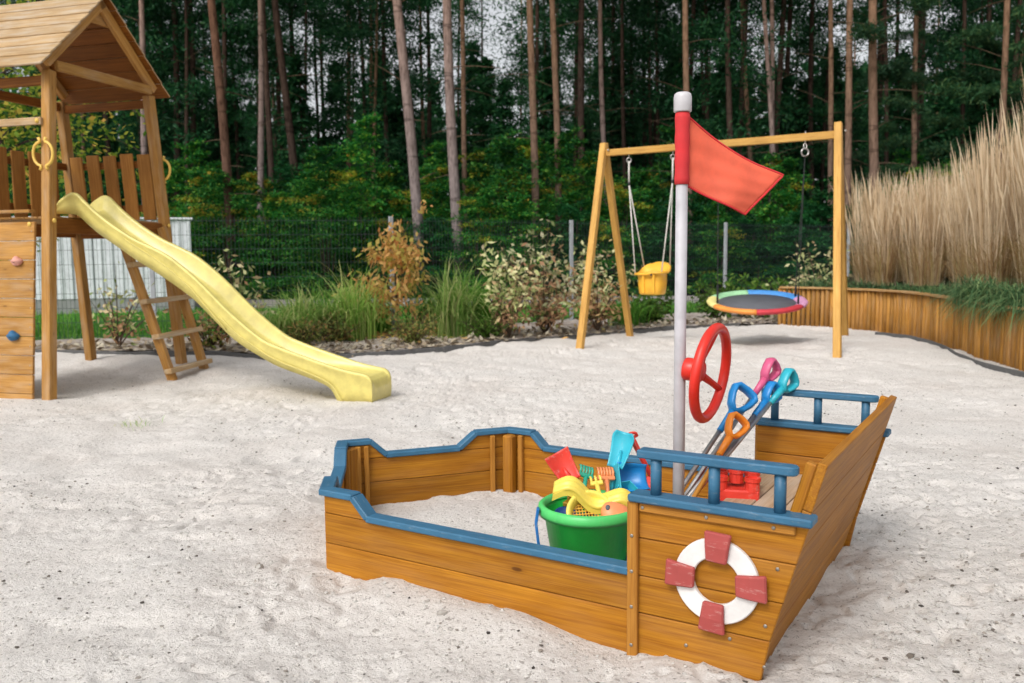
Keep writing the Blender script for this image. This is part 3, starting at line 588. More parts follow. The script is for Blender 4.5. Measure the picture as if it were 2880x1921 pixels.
# climbing wall on the near side: horizontal planks
zz = -0.12; k = 0
while zz < 1.5:
    z1 = min(zz + 0.163, 1.585) if k else 0.045
    za, zb2 = zz + .002, z1 - .002
    p0 = Vector((-DEP - .05, wl((za + zb2) / 2) - 0.060, (za + zb2) / 2)); p1 = Vector((-0.062, p0.y, p0.z))
    Mx = frame(p0, p1, (0, 1, 0)); Lp = (p1 - p0).length
    sh = bmesh.new(); boxbm(0, Lp, -0.014, 0.014, -(zb2 - za) / 2, (zb2 - za) / 2, sh)
    for v in sh.verts: v.co.y += 0.094 * v.co.z
    link('climbing_plank', mesh('climbing_plank', sh, bev=0.004), 'tower_wood', tower, Mx)
    for sxp in (-0.09,):
        lathe('screw', [(0, 0), (.006, 0), (.005, .002), (0, .002)], 'screw', tower, Matrix.Translation((sxp, p0.y - .0145, p0.z)) @ Matrix.Rotation(math.pi / 2, 4, 'X'), n=8)
    zz = z1; k += 1
bar('wall_cap', (-DEP - .05, wl(1.6) - .055, 1.602), (-0.10, wl(1.6) - .055, 1.602), 0.075, 0.026, 'tower_wood', tower)
def hold(px, pz, mat, sc, lab):
    bm = bmesh.new(); bmesh.ops.create_icosphere(bm, subdivisions=3, radius=1)
    for v in bm.verts:
        d = v.co.normalized(); k = 1 + 0.16 * math.sin(3 * d.x + 2 * d.z) + 0.12 * math.sin(5 * d.z + 1); v.co = Vector((d.x * 0.085 * k, d.y * 0.055 * k, d.z * 0.065 * k)) * sc
    y = wl(pz) - 0.078; h = link('climbing_hold', mesh('climbing_hold', bm, smooth=True), mat, tower, T3(px, y - 0.015, pz), lab)
    lathe('hold_bolt', [(0, 0.0), (.014, 0.0), (.014, .008), (.008, .008), (.007, .002), (0, .002)], 'black_rubber', h, Matrix.Translation((px + .005, y - 0.063 * sc, pz)) @ Matrix.Rotation(math.pi / 2, 4, 'X'), n=12)
HPO = TO + Rt @ Vector((0, -.17, 0)); hp = to_tower(PL(28, 600, HPO, (0.961, -0.277))); hold(hp.x, hp.z, 'hold_pink', 0.62, 'pinkish climbing hold'); hp = to_tower(PL(33, 771, HPO, (0.961, -0.277))); hold(hp.x, hp.z, 'hold_blue', 0.68, 'dark blue climbing hold')
# platform
for i in range(7):
    x0 = -DEP + .05 + i * (DEP - .06) / 7; bar('floor_plank', (x0 + .07, wl(ZP) + .05, ZP - .012), (x0 + .07, wr(ZP) - .05, ZP - .012), (DEP - .06) / 7 - .006, 0.024, 'tower_wood', tower, side=(1, 0, 0))
bar('platform_beam', (0.005, wl(1.5) + .046, 1.478), (0.005, wr(1.5) - .046, 1.478), 0.04, 0.13, 'tower_wood_dark', tower, side=(1, 0, 0))
bar('platform_beam', (-DEP - .01, wl(1.5) + .046, 1.478), (-DEP - .01, wr(1.5) - .046, 1.478), 0.04, 0.13, 'tower_wood_dark', tower, side=(1, 0, 0))
bar('platform_beam', (-DEP + .05, wr(1.5) + .0, 1.470), (-0.05, wr(1.5) + .0, 1.470), 0.04, 0.14, 'tower_wood_dark', tower, side=(0, 1, 0))
for pw, px in ((wl(1.52), 0.046), (wr(1.52), 0.046)):
    lathe('bolt_cap', [(0, 0.014), (.012, .012), (.020, .004), (.021, 0), (0, 0)], 'ring_yellow', tower, Matrix.Translation((px + .03, pw, 1.52)) @ Matrix.Rotation(math.pi / 2, 4, 'Y'), n=16)
for px, pz in ((-0.11, 1.49), (-0.045, 2.365)):
    lathe('bolt_cap', [(0, 0.014), (.012, .012), (.020, .004), (.021, 0), (0, 0)], 'ring_yellow', tower, Matrix.Translation((px, wl(pz) - .076, pz)) @ Matrix.Rotation(math.pi / 2, 4, 'X'), n=16)
# far railing and rear railing: upright slats between two rails
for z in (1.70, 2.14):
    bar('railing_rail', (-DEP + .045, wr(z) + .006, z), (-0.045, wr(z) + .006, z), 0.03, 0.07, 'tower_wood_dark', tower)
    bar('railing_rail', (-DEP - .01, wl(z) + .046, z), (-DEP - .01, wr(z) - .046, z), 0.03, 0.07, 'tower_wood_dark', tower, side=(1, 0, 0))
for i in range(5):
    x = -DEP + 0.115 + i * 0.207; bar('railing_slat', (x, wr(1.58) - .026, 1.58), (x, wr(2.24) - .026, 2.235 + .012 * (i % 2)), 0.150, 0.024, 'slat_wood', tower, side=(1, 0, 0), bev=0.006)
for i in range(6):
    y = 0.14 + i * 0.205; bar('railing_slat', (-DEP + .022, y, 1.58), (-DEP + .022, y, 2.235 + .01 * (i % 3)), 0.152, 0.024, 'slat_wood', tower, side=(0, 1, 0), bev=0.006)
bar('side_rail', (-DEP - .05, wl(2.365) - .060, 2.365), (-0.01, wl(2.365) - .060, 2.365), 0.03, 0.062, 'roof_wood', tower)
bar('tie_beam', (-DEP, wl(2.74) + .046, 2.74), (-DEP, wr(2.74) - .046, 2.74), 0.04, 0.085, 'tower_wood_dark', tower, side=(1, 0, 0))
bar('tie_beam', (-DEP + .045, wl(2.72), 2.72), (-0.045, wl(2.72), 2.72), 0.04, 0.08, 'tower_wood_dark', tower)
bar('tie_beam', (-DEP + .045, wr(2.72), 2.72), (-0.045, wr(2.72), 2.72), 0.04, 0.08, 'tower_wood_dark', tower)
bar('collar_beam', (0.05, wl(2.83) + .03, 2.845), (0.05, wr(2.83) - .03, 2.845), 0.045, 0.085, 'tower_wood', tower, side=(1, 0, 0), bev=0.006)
# roof
WM_ = 0.747; APZ = 3.60
roof = None
for s in (-1, 1):
    sl = Vector((0, s * 0.735, -0.70)).normalized(); nrm = Vector((0, s * 0.70, 0.735)).normalized(); ridge = Vector((0, WM_, APZ)); Ls = 1.13
    for xx in (0.02, -DEP):
        bar('rafter', ridge + Vector((xx, 0, 0)) + sl * 0.02 - nrm * 0.064, ridge + Vector((xx, 0, 0)) + sl * (Ls - .12) - nrm * 0.064, 0.05, 0.088, 'tower_wood', tower, side=(1, 0, 0), bev=0.006)
    for i in range(7):
        a0, a1 = i * Ls / 7, (i + 1) * Ls / 7 + 0.012
        p = ridge + sl * (a0 + a1) / 2 - nrm * (0.006 - 0.0015 * (i % 2)) 
        M1 = Matrix.Identity(4)
        tl = (nrm + sl * -0.06).normalized(); s2 = Vector((1, 0, 0)).cross(tl) 
        for r_ in range(3): M1[r_][0] = (1, 0, 0)[r_]; M1[r_][1] = s2[r_]; M1[r_][2] = tl[r_]; M1[r_][3] = (p + Vector((-DEP - .14, 0, 0)))[r_]
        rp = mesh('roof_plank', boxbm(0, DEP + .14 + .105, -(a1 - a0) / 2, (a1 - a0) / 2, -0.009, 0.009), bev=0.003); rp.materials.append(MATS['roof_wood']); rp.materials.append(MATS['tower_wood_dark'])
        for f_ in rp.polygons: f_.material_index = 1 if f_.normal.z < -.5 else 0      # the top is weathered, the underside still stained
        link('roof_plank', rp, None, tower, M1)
bar('ridge_beam', (-DEP + .03, WM_, APZ - .075), (-.01, WM_, APZ - .075), 0.04, 0.09, 'tower_wood_dark', tower)
prism('gusset', [(WM_ - .17, APZ - .26), (WM_ + .17, APZ - .26), (WM_ + .03, APZ - .11), (WM_ - .03, APZ - .11)], -0.012, 0.012, 'tower_wood', tower, Matrix(((0, 1, 0, -0.022), (1, 0, 0, 0), (0, 0, 1, 0), (0, 0, 0, 1))))
# grab handles: two open loops on each front post
for fn in (wl, wr):
    for s in (-1, 1):
        zc = 2.085; y0 = fn(zc) + (-.062 if fn is wl else .062); path = [(0.01 + s * (0.022 + 0.080 * math.cos(R(t))), y0, zc + 0.100 * math.sin(R(t))) for t in range(-84, 85, 12)]
        path = [(0.01 + s * .040, y0, zc - .135), (0.01 + s * .026, y0, zc - .112)] + path + [(0.01 + s * .026, y0, zc + .112), (0.01 + s * .040, y0, zc + .135)]
        tube('grab_handle', path, 0.0125, 'ring_yellow', tower, n=10)
# ladder under the far half of the platform
f1, f2 = to_tower(G(396, 872)), to_tower(G(470, 850)); t1, t2 = Vector((0.06, 0.78, 1.50)), Vector((0.06, 1.40, 1.50))
rails = []
for f, t in ((f1, t1), (f2, t2)):
    d = (f - t).normalized(); f = f + d * 0.12; rails.append((t, f)); bar('ladder_rail', t, f, 0.055, 0.085, 'tower_wood', tower, side=(0, 1, 0), bev=0.005)
for frac in (0.23, 0.45, 0.66, 0.87):
    a, b = rails[0][0].lerp(rails[0][1], frac), rails[1][0].lerp(rails[1][1], frac); e = (b - a).normalized()
    bar('ladder_rung', a - e * .07 + Vector((.035, 0, .0)), b + e * .07 + Vector((.035, 0, .0)), 0.085, 0.048, 'roof_wood', tower, side=(1, 0, 0.12), bev=0.006)

# ================================================================ SLIDE
sO = Vector((-3.925, 7.692, 0)); sD = Vector((0.97264, -0.23234, 0)); SROT = math.atan2(sD.y, sD.x)
slide = thing('slide', 'pale yellow plastic wave slide running from the tower down to the sand', 'slide', sO, SROT)
top = [(-0.135, 1.612), (-0.06, 1.70), (0.002, 1.74), (0.08, 1.772), (0.14, 1.752), (0.2, 1.695), (0.316, 1.595), (0.473, 1.482), (0.672, 1.366), (0.80, 1.310), (1.0, 1.215), (1.2, 1.070), (1.338, 0.949), (1.587, 0.717), (1.844, 0.520), (2.0, 0.448), (2.2, 0.380), (2.4, 0.318), (2.574, 0.268), (2.71, 0.240), (2.79, 0.225), (2.835, 0.19), (2.85, 0.12), (2.84, -0.03)]
bot = [(-0.135, 1.590), (-0.06, 1.588), (0.0, 1.586), (0.08, 1.582), (0.14, 1.55), (0.2, 1.495), (0.316, 1.405), (0.473, 1.305), (0.672, 1.178), (0.8, 1.105), (1.0, 0.985), (1.2, 0.850), (1.338, 0.725), (1.587, 0.497), (1.844, 0.345), (2.0, 0.270), (2.2, 0.205), (2.36, 0.150), (2.47, 0.090), (2.54, -0.03), (2.60, -0.03), (2.74, -0.03), (2.83, -0.03), (2.84, -0.035)]
SWD = 0.44
def prof(i):
    (xt, zt), (xb, zb) = top[i], bot[i]; n = len(top)
    hgt = max(zt - zb, 0.02); f = min(1, max(0, (xt - 2.35) / 0.40)); bedz = (zb + 0.035) if xt < 2.30 else None
    base_bed = np.interp(xt, [-.135, .08, 2.3, 2.79, 2.835, 2.85, 2.86], [1.605, 1.605, 0.235, 0.195, 0.165, 0.10, -.03])
    if bedz is None: bedz = base_bed
    if xt < .08: bedz = 1.600
    bedz = min(bedz, zt - .001)
    pts = []   # (lateral, x, z) from near bottom, over the rim, the bed, the far rim, far bottom
    k_ = min(1, hgt * 8); half = [(0.034, xb, zb), (0.016, (xb + xt) / 2, zb + hgt * .5), (0.007, xt, zt - 0.034 * k_), (0.0, xt, zt - .026 * k_), (0.0, xt, zt - .008), (0.006, xt, zt), (0.028, xt, zt), (0.036, xt, zt - .006), (0.040, xt, max(zt - .022, bedz)), (0.058, xt, bedz + (zt - bedz) * .22), (0.085, xt, bedz + (zt - bedz) * .03), (0.16, xt, bedz)]
    far = [(SWD - l, x, z) for l, x, z in half[::-1]]
    und = [(SWD - 0.05, xb, zb + .004), (SWD / 2, xb, zb + .010), (0.05, xb, zb + .004)]
    return half + far + und
bm = bmesh.new(); rings = []
# denser stations by spline-like interpolation
st = np.linspace(0, len(top) - 1, 93); tx = [p[0] for p in top]
def cat(vals, t):
    i = int(min(math.floor(t), len(vals) - 2)); f = t - i; p = [vals[max(i - 1, 0)], vals[i], vals[i + 1], vals[min(i + 2, len(vals) - 1)]]
    return 0.5 * (2 * p[1] + (p[2] - p[0]) * f + (2 * p[0] - 5 * p[1] + 4 * p[2] - p[3]) * f * f + (3 * p[1] - p[0] - 3 * p[2] + p[3]) * f ** 3)
topd = [(cat([p[0] for p in top], t), cat([p[1] for p in top], t)) for t in st]; botd = [(cat([p[0] for p in bot], t), cat([p[1] for p in bot], t)) for t in st]
top, bot = topd, botd
for i in range(len(top)): rings.append([bm.verts.new((x, l, z)) for l, x, z in prof(i)])
for A, B in zip(rings, rings[1:]):
    n = len(A)
    for j in range(n): bm.faces.new((A[j], A[(j + 1) % n], B[(j + 1) % n], B[j]))
bm.faces.new(rings[0][::-1]); bm.faces.new(rings[-1])
link('chute', mesh('chute', bm, smooth=True), 'slide_yellow', slide)
# raised moulding line on each flank
for lat, sgn in ((0.003, -1), (SWD - 0.003, 1)):
    for a, b in ((30, 52), (50, 78)):
        path = []
        for i in range(a, b):
            (xt, zt), (xb, zb) = top[i], bot[i]; f = (i - a) / (b - a); k = 0.72 - 0.62 * f ** 1.5 if a == 30 else 0.42 - 0.30 * f
            path.append((xb + (xt - xb) * k, (0.030 * (1 - k) ** 1.5 - 0.001) if sgn < 0 else SWD - (0.030 * (1 - k) ** 1.5 - 0.001), zb + (zt - zb) * k))
        tube('moulding_line', path, 0.0045, 'slide_yellow', slide, n=6)

# ================================================================ SWING SET
LF, LB, RF, RB = (G(x, y) for x, y in ((1331, 803), (1446, 770), (1922, 814), (1940, 771)))
BZ = 2.575
LA = AY(1386, 352, (LF.y + LB.y) / 2 + .1); RA = AY(1922, 312, (RF.y + RB.y) / 2); LA.z = BZ; RA.z = BZ
def at_z(x, y, z): d = ray(x * KD, y * KD); return Vector(EYE + d * ((z - 1.2) / d[2]))
LA = at_z(1386, 352, BZ); RA = at_z(1924, 309, BZ)
bdir = (RA - LA).normalized()
swing = thing('swing_set', 'golden wooden swing frame with two angled leg pairs and one beam', 'swing set', (LA.x, LA.y, 0))
off = Vector((LA.x, LA.y, 0))
LA0, RA0 = LA - off, RA - off
bar('beam', LA0 + bdir * .03, RA0 - bdir * .03, 0.075, 0.088, 'swing_wood', swing, side=(bdir.y, -bdir.x, 0), bev=0.006)
for A, feet, s in ((LA0, (LF, LB), 1), (RA0, (RF, RB), -1)):
    for k, f in enumerate(feet):
        f0 = f - off; d = (f0 - A).normalized(); o2 = -bdir * s * (0.0 if k == 0 else 0.0); topp = A - d * 0.12 + (bdir * (-0.052 * s) if k == 0 else bdir * (-.135 * s)) * (1 if k == 0 else 0.35)
        topp = A - d * 0.14 - bdir * s * (0.0 if k else 0.0); side = Vector((bdir.x, bdir.y, 0))
        sh = (f0 - A); sh.z = 0; sh = sh.normalized() * 0.055
        bar('leg', topp + sh, f0 + d * 0.15 , 0.085, 0.085, 'swing_wood', swing, side=side, bev=0.006)
    lathe('bolt', [(0, .012), (.014, .010), (.016, 0), (0, 0)], 'screw', swing, Matrix.Translation(A + Vector((0.05, -0.1, 0.03))) @ Matrix.Rotation(math.pi / 2, 4, 'X'), n=10)
def hook(frac, zdrop, ring=True, nm='swing_hook'):
    p = LA0.lerp(RA0, frac) - Vector((0, 0, 0.044)); tube(nm, [p + Vector((0, 0, .1)), p + Vector((0, 0, -.05))], 0.007, 'steel', swing, n=8)
    if ring: tube(nm, [p + Vector((0.030 * math.cos(a), 0, -0.075 + 0.034 * math.sin(a))) for a in np.linspace(0, 2 * math.pi, 20)[:-1]], 0.007, 'steel', swing, n=8, closed=True)
fr = lambda xd: (xd - 1386) / (1924 - 1386)
def beam_at(xd):
    """point under the beam that is seen at xd"""
    lo, hi = 0.0, 1.0
    for _ in range(30):
        m = (lo + hi) / 2; P = LA.lerp(RA, m); v = np.array(P) - EYE; px = (1440 + FPX * (v @ _r2) / (v @ _f)) / KD
        if px < xd: lo = m
        else: hi = m
    return m
# long hook with a loose ring that hangs free
m = beam_at(1849); p = LA0.lerp(RA0, m) - Vector((0, 0, 0.044))
tube('hook_bolt', [p + Vector((0, 0, .115)), p + Vector((0, 0, -.03))], 0.009, 'steel', swing, n=8)
tube('hook_link', [p + Vector((0.018 * math.cos(a), 0.008 * math.sin(a), -0.062 + 0.034 * math.sin(a))) for a in np.linspace(0, 2 * math.pi, 16)[:-1]], 0.007, 'steel', swing, n=8, closed=True)
tube('hook_ring', [p + Vector((0.046 * math.cos(a), 0.01 * math.cos(a), -0.135 + 0.046 * math.sin(a))) for a in np.linspace(0, 2 * math.pi, 22)[:-1]], 0.010, 'steel', swing, n=8, closed=True)
for xd in (1444, 1545, 1650): hook(beam_at(xd), 0.05)
# --- baby seat
def under(xd): P = LA.lerp(RA, beam_at(xd)); return P
PA, PB = under(1444), under(1545); mid = (PA + PB) / 2; Yc = mid.y
sc_ = AY(1498, 655, Yc); seat = thing('baby_swing', 'yellow bucket seat baby swing hanging on four white ropes', 'swing seat', (sc_.x, sc_.y, 0))
so_ = Vector((sc_.x, sc_.y, 0)); ax = bdir.copy(); ax.z = 0; ax.normalize(); ay = Vector((-ax.y, ax.x, 0))
def SP(u, v, z): return ax * u + ay * v + Vector((0, 0, z))
zb_, zt_ = AY(1498, 676, Yc).z, AY(1498, 632, Yc).z
bm = bmesh.new(); n = 28; rows = []
for (hu, hv, z) in ((0.150, 0.13, zb_), (0.165, 0.145, zb_ + .02), (0.18, 0.155, zb_ + .14), (0.185, 0.16, zt_), (0.230, 0.195, zt_ + .005), (0.232, 0.197, zt_ + .03), (0.19, 0.165, zt_ + .04), (0.165, 0.145, zb_ + .06), (0.0, 0.0, zb_ + .05)):
    rows.append([])
    for j in range(n):
        a = 2 * math.pi * j / n; c, s = math.cos(a), math.sin(a); e = 0.62; u = hu * math.copysign(abs(c) ** e, c); v = hv * math.copysign(abs(s) ** e, s)
        lift = 0.0
        if z >= zt_ - .001: lift = 0.13 * sstep(np.array((v / hv if hv else 0) * 0.9 - .05)) + 0.02 * (c > 0)
        rows[-1].append(bm.verts.new(SP(u, v, z + float(lift))))
for A, B in zip(rows, rows[1:]):
    for j in range(n): bm.faces.new((A[j], A[(j + 1) % n], B[(j + 1) % n], B[j]))
bm.faces.new(rows[0][::-1]); link('seat', mesh('seat', bm, smooth=True), 'seat_yellow', seat)
bar('front_divider', SP(-0.06, -0.158, zb_ + .02), SP(-0.06, -0.172, zt_ + .01), 0.03, 0.02, 'seat_yellow', seat, side=ax); bar('front_divider', SP(0.09, -0.158, zb_ + .02), SP(0.09, -0.172, zt_ + .01), 0.03, 0.02, 'seat_yellow', seat, side=ax)
lathe('peg', [(0, 0.012), (.014, .010), (.015, 0), (0, 0)], 'black_rubber', seat, Matrix.Translation(SP(0.07, -0.20, zt_ + .01)) @ Matrix.Rotation(math.pi / 2, 4, 'X'), n=10)
for P, u in ((PA, -0.19), (PB, 0.19)):
    P = P - so_; P.z = BZ - .13; knot = P - Vector((0, 0, .28)); knot = knot.lerp(SP(u, 0, zt_), 0.02)
    tube('rope', [P, knot], 0.011, 'rope_white', seat, n=8); tube('rope_clamp', [knot + Vector((0, 0, .02)), knot - Vector((0, 0, .02))], 0.017, 'black_rubber', seat, n=8)
    for v in (-0.14, 0.14): tube('rope', [knot, SP(u, v, zt_ + (.12 if v > 0 else .02))], 0.0085, 'rope_white', seat, n=8)
# --- nest swing
PA, PB = under(1650), under(1849); mid = (under(1661) + under(1809)) / 2; nc = AY(1737, 694, mid.y)
nest = thing('nest_swing', 'round nest swing with grey mat and rainbow coloured padded rim', 'nest swing', (nc.x, nc.y, 0))
no = Vector((nc.x, nc.y, 0)); rad = 111 * mid.y / 1987; tilt = R(9.5)
Mn = Matrix.Translation((0, 0, nc.z)) @ Matrix.Rotation(math.atan2(bdir.y, bdir.x) * 0.4, 4, 'Z') @ Matrix.Rotation(tilt, 4, 'X')
lathe('mat', [(0, -.012), (rad - .10, -.006), (rad - .10, .002), (0, -.004)], 'nest_mat', nest, Mn, n=48)
for k, (a0, a1, mt) in enumerate(((100, 160, 'nest_green'), (20, 100, 'nest_blue'), (-28, 20, 'nest_pink'), (-92, -28, 'nest_red'), (-150, -92, 'nest_orange'), (-200, -150, 'nest_yellow'))):
    bm = bmesh.new(); rr = []
    for i in range(15):
        a = R(a0 + (a1 - a0) * i / 14); ring = []
        for j in range(12):
            t = 2 * math.pi * j / 12; r_ = rad - 0.065 + 0.072 * math.cos(t); z_ = 0.036 * math.sin(t) + (0.012 * math.cos(t)); ring.append(bm.verts.new((r_ * math.cos(a), r_ * math.sin(a), z_)))
        rr.append(ring)
    for A, B in zip(rr, rr[1:]):
        for j in range(12): bm.faces.new((A[j], A[(j + 1) % 12], B[(j + 1) % 12], B[j]))
    bm.faces.new(rr[0][::-1]); bm.faces.new(rr[-1]); link('rim_pad', mesh('rim_pad', bm, smooth=True), mt, nest, Mn, mt.split('_')[1] + ' rim pad')
for P, sgn in ((PA, -1), (PB, 1)):
    P = P - no; P.z = BZ - (.13 if sgn < 0 else .225)
    for s2 in (-1, 1):
        q = Mn @ Vector((sgn * (rad - .13), s2 * 0.22, 0.03)); e = Mn @ Vector((sgn * (rad - .13), s2 * 0.22, -0.04)); tube('rope', [P, q.lerp(P, .0), e], 0.0045, 'rope_dark', nest, n=6); tube('rope_sleeve', [q.lerp(P, .08), q], 0.013, 'rope_dark', nest, n=8)

# ================================================================ PALISADE RETAINING WALL
wp = [(4.45, 14.33), (5.0, 13.85), (5.34, 13.35), (5.58, 12.7), (5.62, 12.0), (5.50, 11.1), (5.34, 10.3), (5.20, 9.5), (5.12, 8.6), (5.10, 7.6), (5.2, 6.6)]
def smoothpath(pts, step):
    d = []
    for i in range(len(pts) - 1):
        p = [np.array(pts[max(i - 1, 0)]), np.array(pts[i]), np.array(pts[i + 1]), np.array(pts[min(i + 2, len(pts) - 1)])]
        for f in np.linspace(0, 1, 40, endpoint=False): d.append(0.5 * (2 * p[1] + (p[2] - p[0]) * f + (2 * p[0] - 5 * p[1] + 4 * p[2] - p[3]) * f * f + (3 * p[1] - p[0] - 3 * p[2] + p[3]) * f ** 3))
    d.append(np.array(pts[-1])); d = np.array(d); s = np.concatenate([[0], np.cumsum(np.linalg.norm(np.diff(d, axis=0), axis=1))]); t = np.arange(0, s[-1], step)
    return np.stack([np.interp(t, s, d[:, 0]), np.interp(t, s, d[:, 1])], 1)
WP = smoothpath(wp, 0.079)
wall = thing('palisade_wall', 'curved retaining wall of upright wooden poles with flat cap, below the reeds', 'retaining wall', (wp[0][0], wp[0][1], 0)); wo = Vector((wp[0][0], wp[0][1], 0))
poles = []
for k in range(4):
    bm = bmesh.new(); r_ = 0.0345 + 0.001 * k; tubebm([(0, 0, 0), (0.35, 0.0, 0.0), (0.72, 0.0, 0)], [r_, r_ * (1 + .02 * (k - 1.5)), r_ * .98], 9, bm); poles.append(mesh('pole', bm, smooth=False)); poles[-1].polygons.foreach_set('use_smooth', [len(p.vertices) == 4 for p in poles[-1].polygons])
    poles[-1].materials.append(MATS['pole_wood'])
WTOP = 0.60
for i, (x, y) in enumerate(WP):
    rot = Matrix.Rotation(-math.pi / 2, 4, 'Y') @ Matrix.Rotation(rng.uniform(0, 6), 4, 'X')
    link('pole', poles[rng.randrange(4)], None, wall, Matrix.Translation((x - wo.x + rng.uniform(-.004, .004), y - wo.y + rng.uniform(-.006, .006), WTOP - 0.72 + rng.uniform(-.004, .003))) @ Matrix.Rotation(rng.uniform(-.012, .012), 4, 'X') @ rot)
CP = smoothpath(wp, 0.79)
for a, b in zip(CP, CP[1:]):
    d = np.array(b) - np.array(a); d /= np.linalg.norm(d); bar('wall_cap', (a[0] - wo.x + d[0] * .002, a[1] - wo.y + d[1] * .002, WTOP + .018), (b[0] - wo.x + d[0] * .006, b[1] - wo.y + d[1] * .006, WTOP + .018), 0.115, 0.030, 'cap_wood', wall, side=(-d[1], d[0], 0))
# earth behind the wall
t = np.linspace(0, 1, 14); d = np.gradient(WP, axis=0); nn = np.stack([-d[:, 1], d[:, 0]], 1); nn /= np.linalg.norm(nn, axis=1, keepdims=True)
outw = nn * np.where((nn @ np.array([1.0, 0.35])) < 0, -1, 1)[:, None]
base_dir = np.array([0.93, 0.37])
X = WP[None, :, 0] + 0.045 * outw[None, :, 0] + base_dir[0] * 4.5 * t[:, None]; Y = WP[None, :, 1] + 0.045 * outw[None, :, 1] + base_dir[1] * 4.5 * t[:, None]
Zs = WTOP - 0.06 + 0.45 * sstep(t * 1.6)[:, None] + (vnoise(X * 3, Y * 3, 41) - .5) * .08
tag(link('bank', gridmesh('bank', X, Y, Zs), 'bank_earth'), kind='structure')

# ================================================================ EDGING STRIPS
def edging(pts, lab, zoff=0.0):
    P = smoothpath(pts, 0.12); path = [(x, y, float(terrain(x, y)) + 0.012 + 0.02 * (vnoise(np.array([x * 3]), np.array([y * 3]), 51)[0] - .5) + zoff) for x, y in P]
    o = Vector(path[0]); e = thing('lawn_edging', lab, 'edging', o); bm = bmesh.new(); rg = []
    for i, p in enumerate(path):
        p = Vector(p) - o; q = Vector(path[min(i + 1, len(path) - 1)]) - Vector(path[max(i - 1, 0)]); q.z = 0; q.normalize(); nn_ = Vector((-q.y, q.x, 0)) * 0.012
        rg.append([bm.verts.new(v) for v in (p - nn_ - Vector((0, 0, .06)), p + nn_ - Vector((0, 0, .06)), p + nn_ + Vector((0, 0, .022)), p + nn_ * .3 + Vector((0, 0, .030)), p - nn_ * .3 + Vector((0, 0, .030)), p - nn_ + Vector((0, 0, .022)))])
    for A, B in zip(rg, rg[1:]):
        for j in range(6): bm.faces.new((A[j], A[(j + 1) % 6], B[(j + 1) % 6], B[j]))
    bm.faces.new(rg[0][::-1]); bm.faces.new(rg[-1]); link('strip', mesh('strip', bm), 'dark_edging', e)
edging(EDGE[1:12], 'thin dark edging strip between the sand and the planted bed')
edging([tuple(G(x, y)[:2]) for x, y in ((2010, 768), (2080, 776), (2140, 788), (2190, 812), (2260, 840), (2351, 863), (2430, 885))], 'thin dark strip lying on the sand along the palisade wall', -0.006)

# ================================================================ MESH FENCE
fence = thing('mesh_fence', 'grey wire mesh panel fence with square posts behind the shrubs', 'fence', (FENCE[0][0], FENCE[0][1], 0)); fo = Vector((FENCE[0][0], FENCE[0][1], 0)); FH = 1.78
for i, (a, b) in enumerate(zip(FENCE, FENCE[1:])):
    A, B = Vector((*a, 0)) - fo, Vector((*b, 0)) - fo; d = (B - A).normalized(); L = (B - A).length
    bar('post', A + Vector((0, 0, -.2)), A + Vector((0, 0, FH)), 0.062, 0.045, 'galvanised', fence, side=d, bev=0.004)
    bm = bmesh.new(); k = int(L / 0.055)
    for j in range(1, k): 
        x = j * L / k; boxbm(x - .0019, x + .0019, -.0019, .0019, 0.05, FH - .01, bm)
    z = 0.08
    while z < FH - .04:
        for yy in (-.007, .007): boxbm(0.035, L - .035, yy - .0025, yy + .0025, z - .0025, z + .0025, bm)
        z += 0.205
    link('mesh_panel', mesh('mesh_panel', bm), 'wire', fence, frame(A, B, (-d.y, d.x, 0)))

# ================================================================ WHITE SHED BEHIND THE FENCE
sr = AY(437, 505, 19.6); shed = thing('white_shed', 'long white ribbed shed wall seen through the fence under the tower', 'shed', (sr.x, 19.6, 0), R(22)); sh_h = sr.z; k = 0
x = 0.0
while x > -8.5:
    boxw = 0.40; link('wall_panel', mesh('wall_panel', (lambda bm: (boxbm(x - boxw + .006, x - .006, 0, .05, 0.32, sh_h, bm), boxbm(x - .085, x - .035, -.022, -.001, 0.32, sh_h - .01, bm), boxbm(x - .285, x - .235, -.022, -.001, 0.32, sh_h - .01, bm), bm)[-1])(bmesh.new())), 'shed_white', shed); x -= boxw
link('plinth', mesh('plinth', boxbm(-8.6, .02, .01, 2.6, -.1, .318), bev=.01), 'shed_grey', shed); link('roof', mesh('roof', boxbm(-8.65, .05, -.05, 2.7, sh_h + .002, sh_h + .05), bev=.01), 'shed_white', shed); link('core', mesh('core', boxbm(-8.58, -.012, .052, 2.6, .32, sh_h)), 'shed_white', shed)
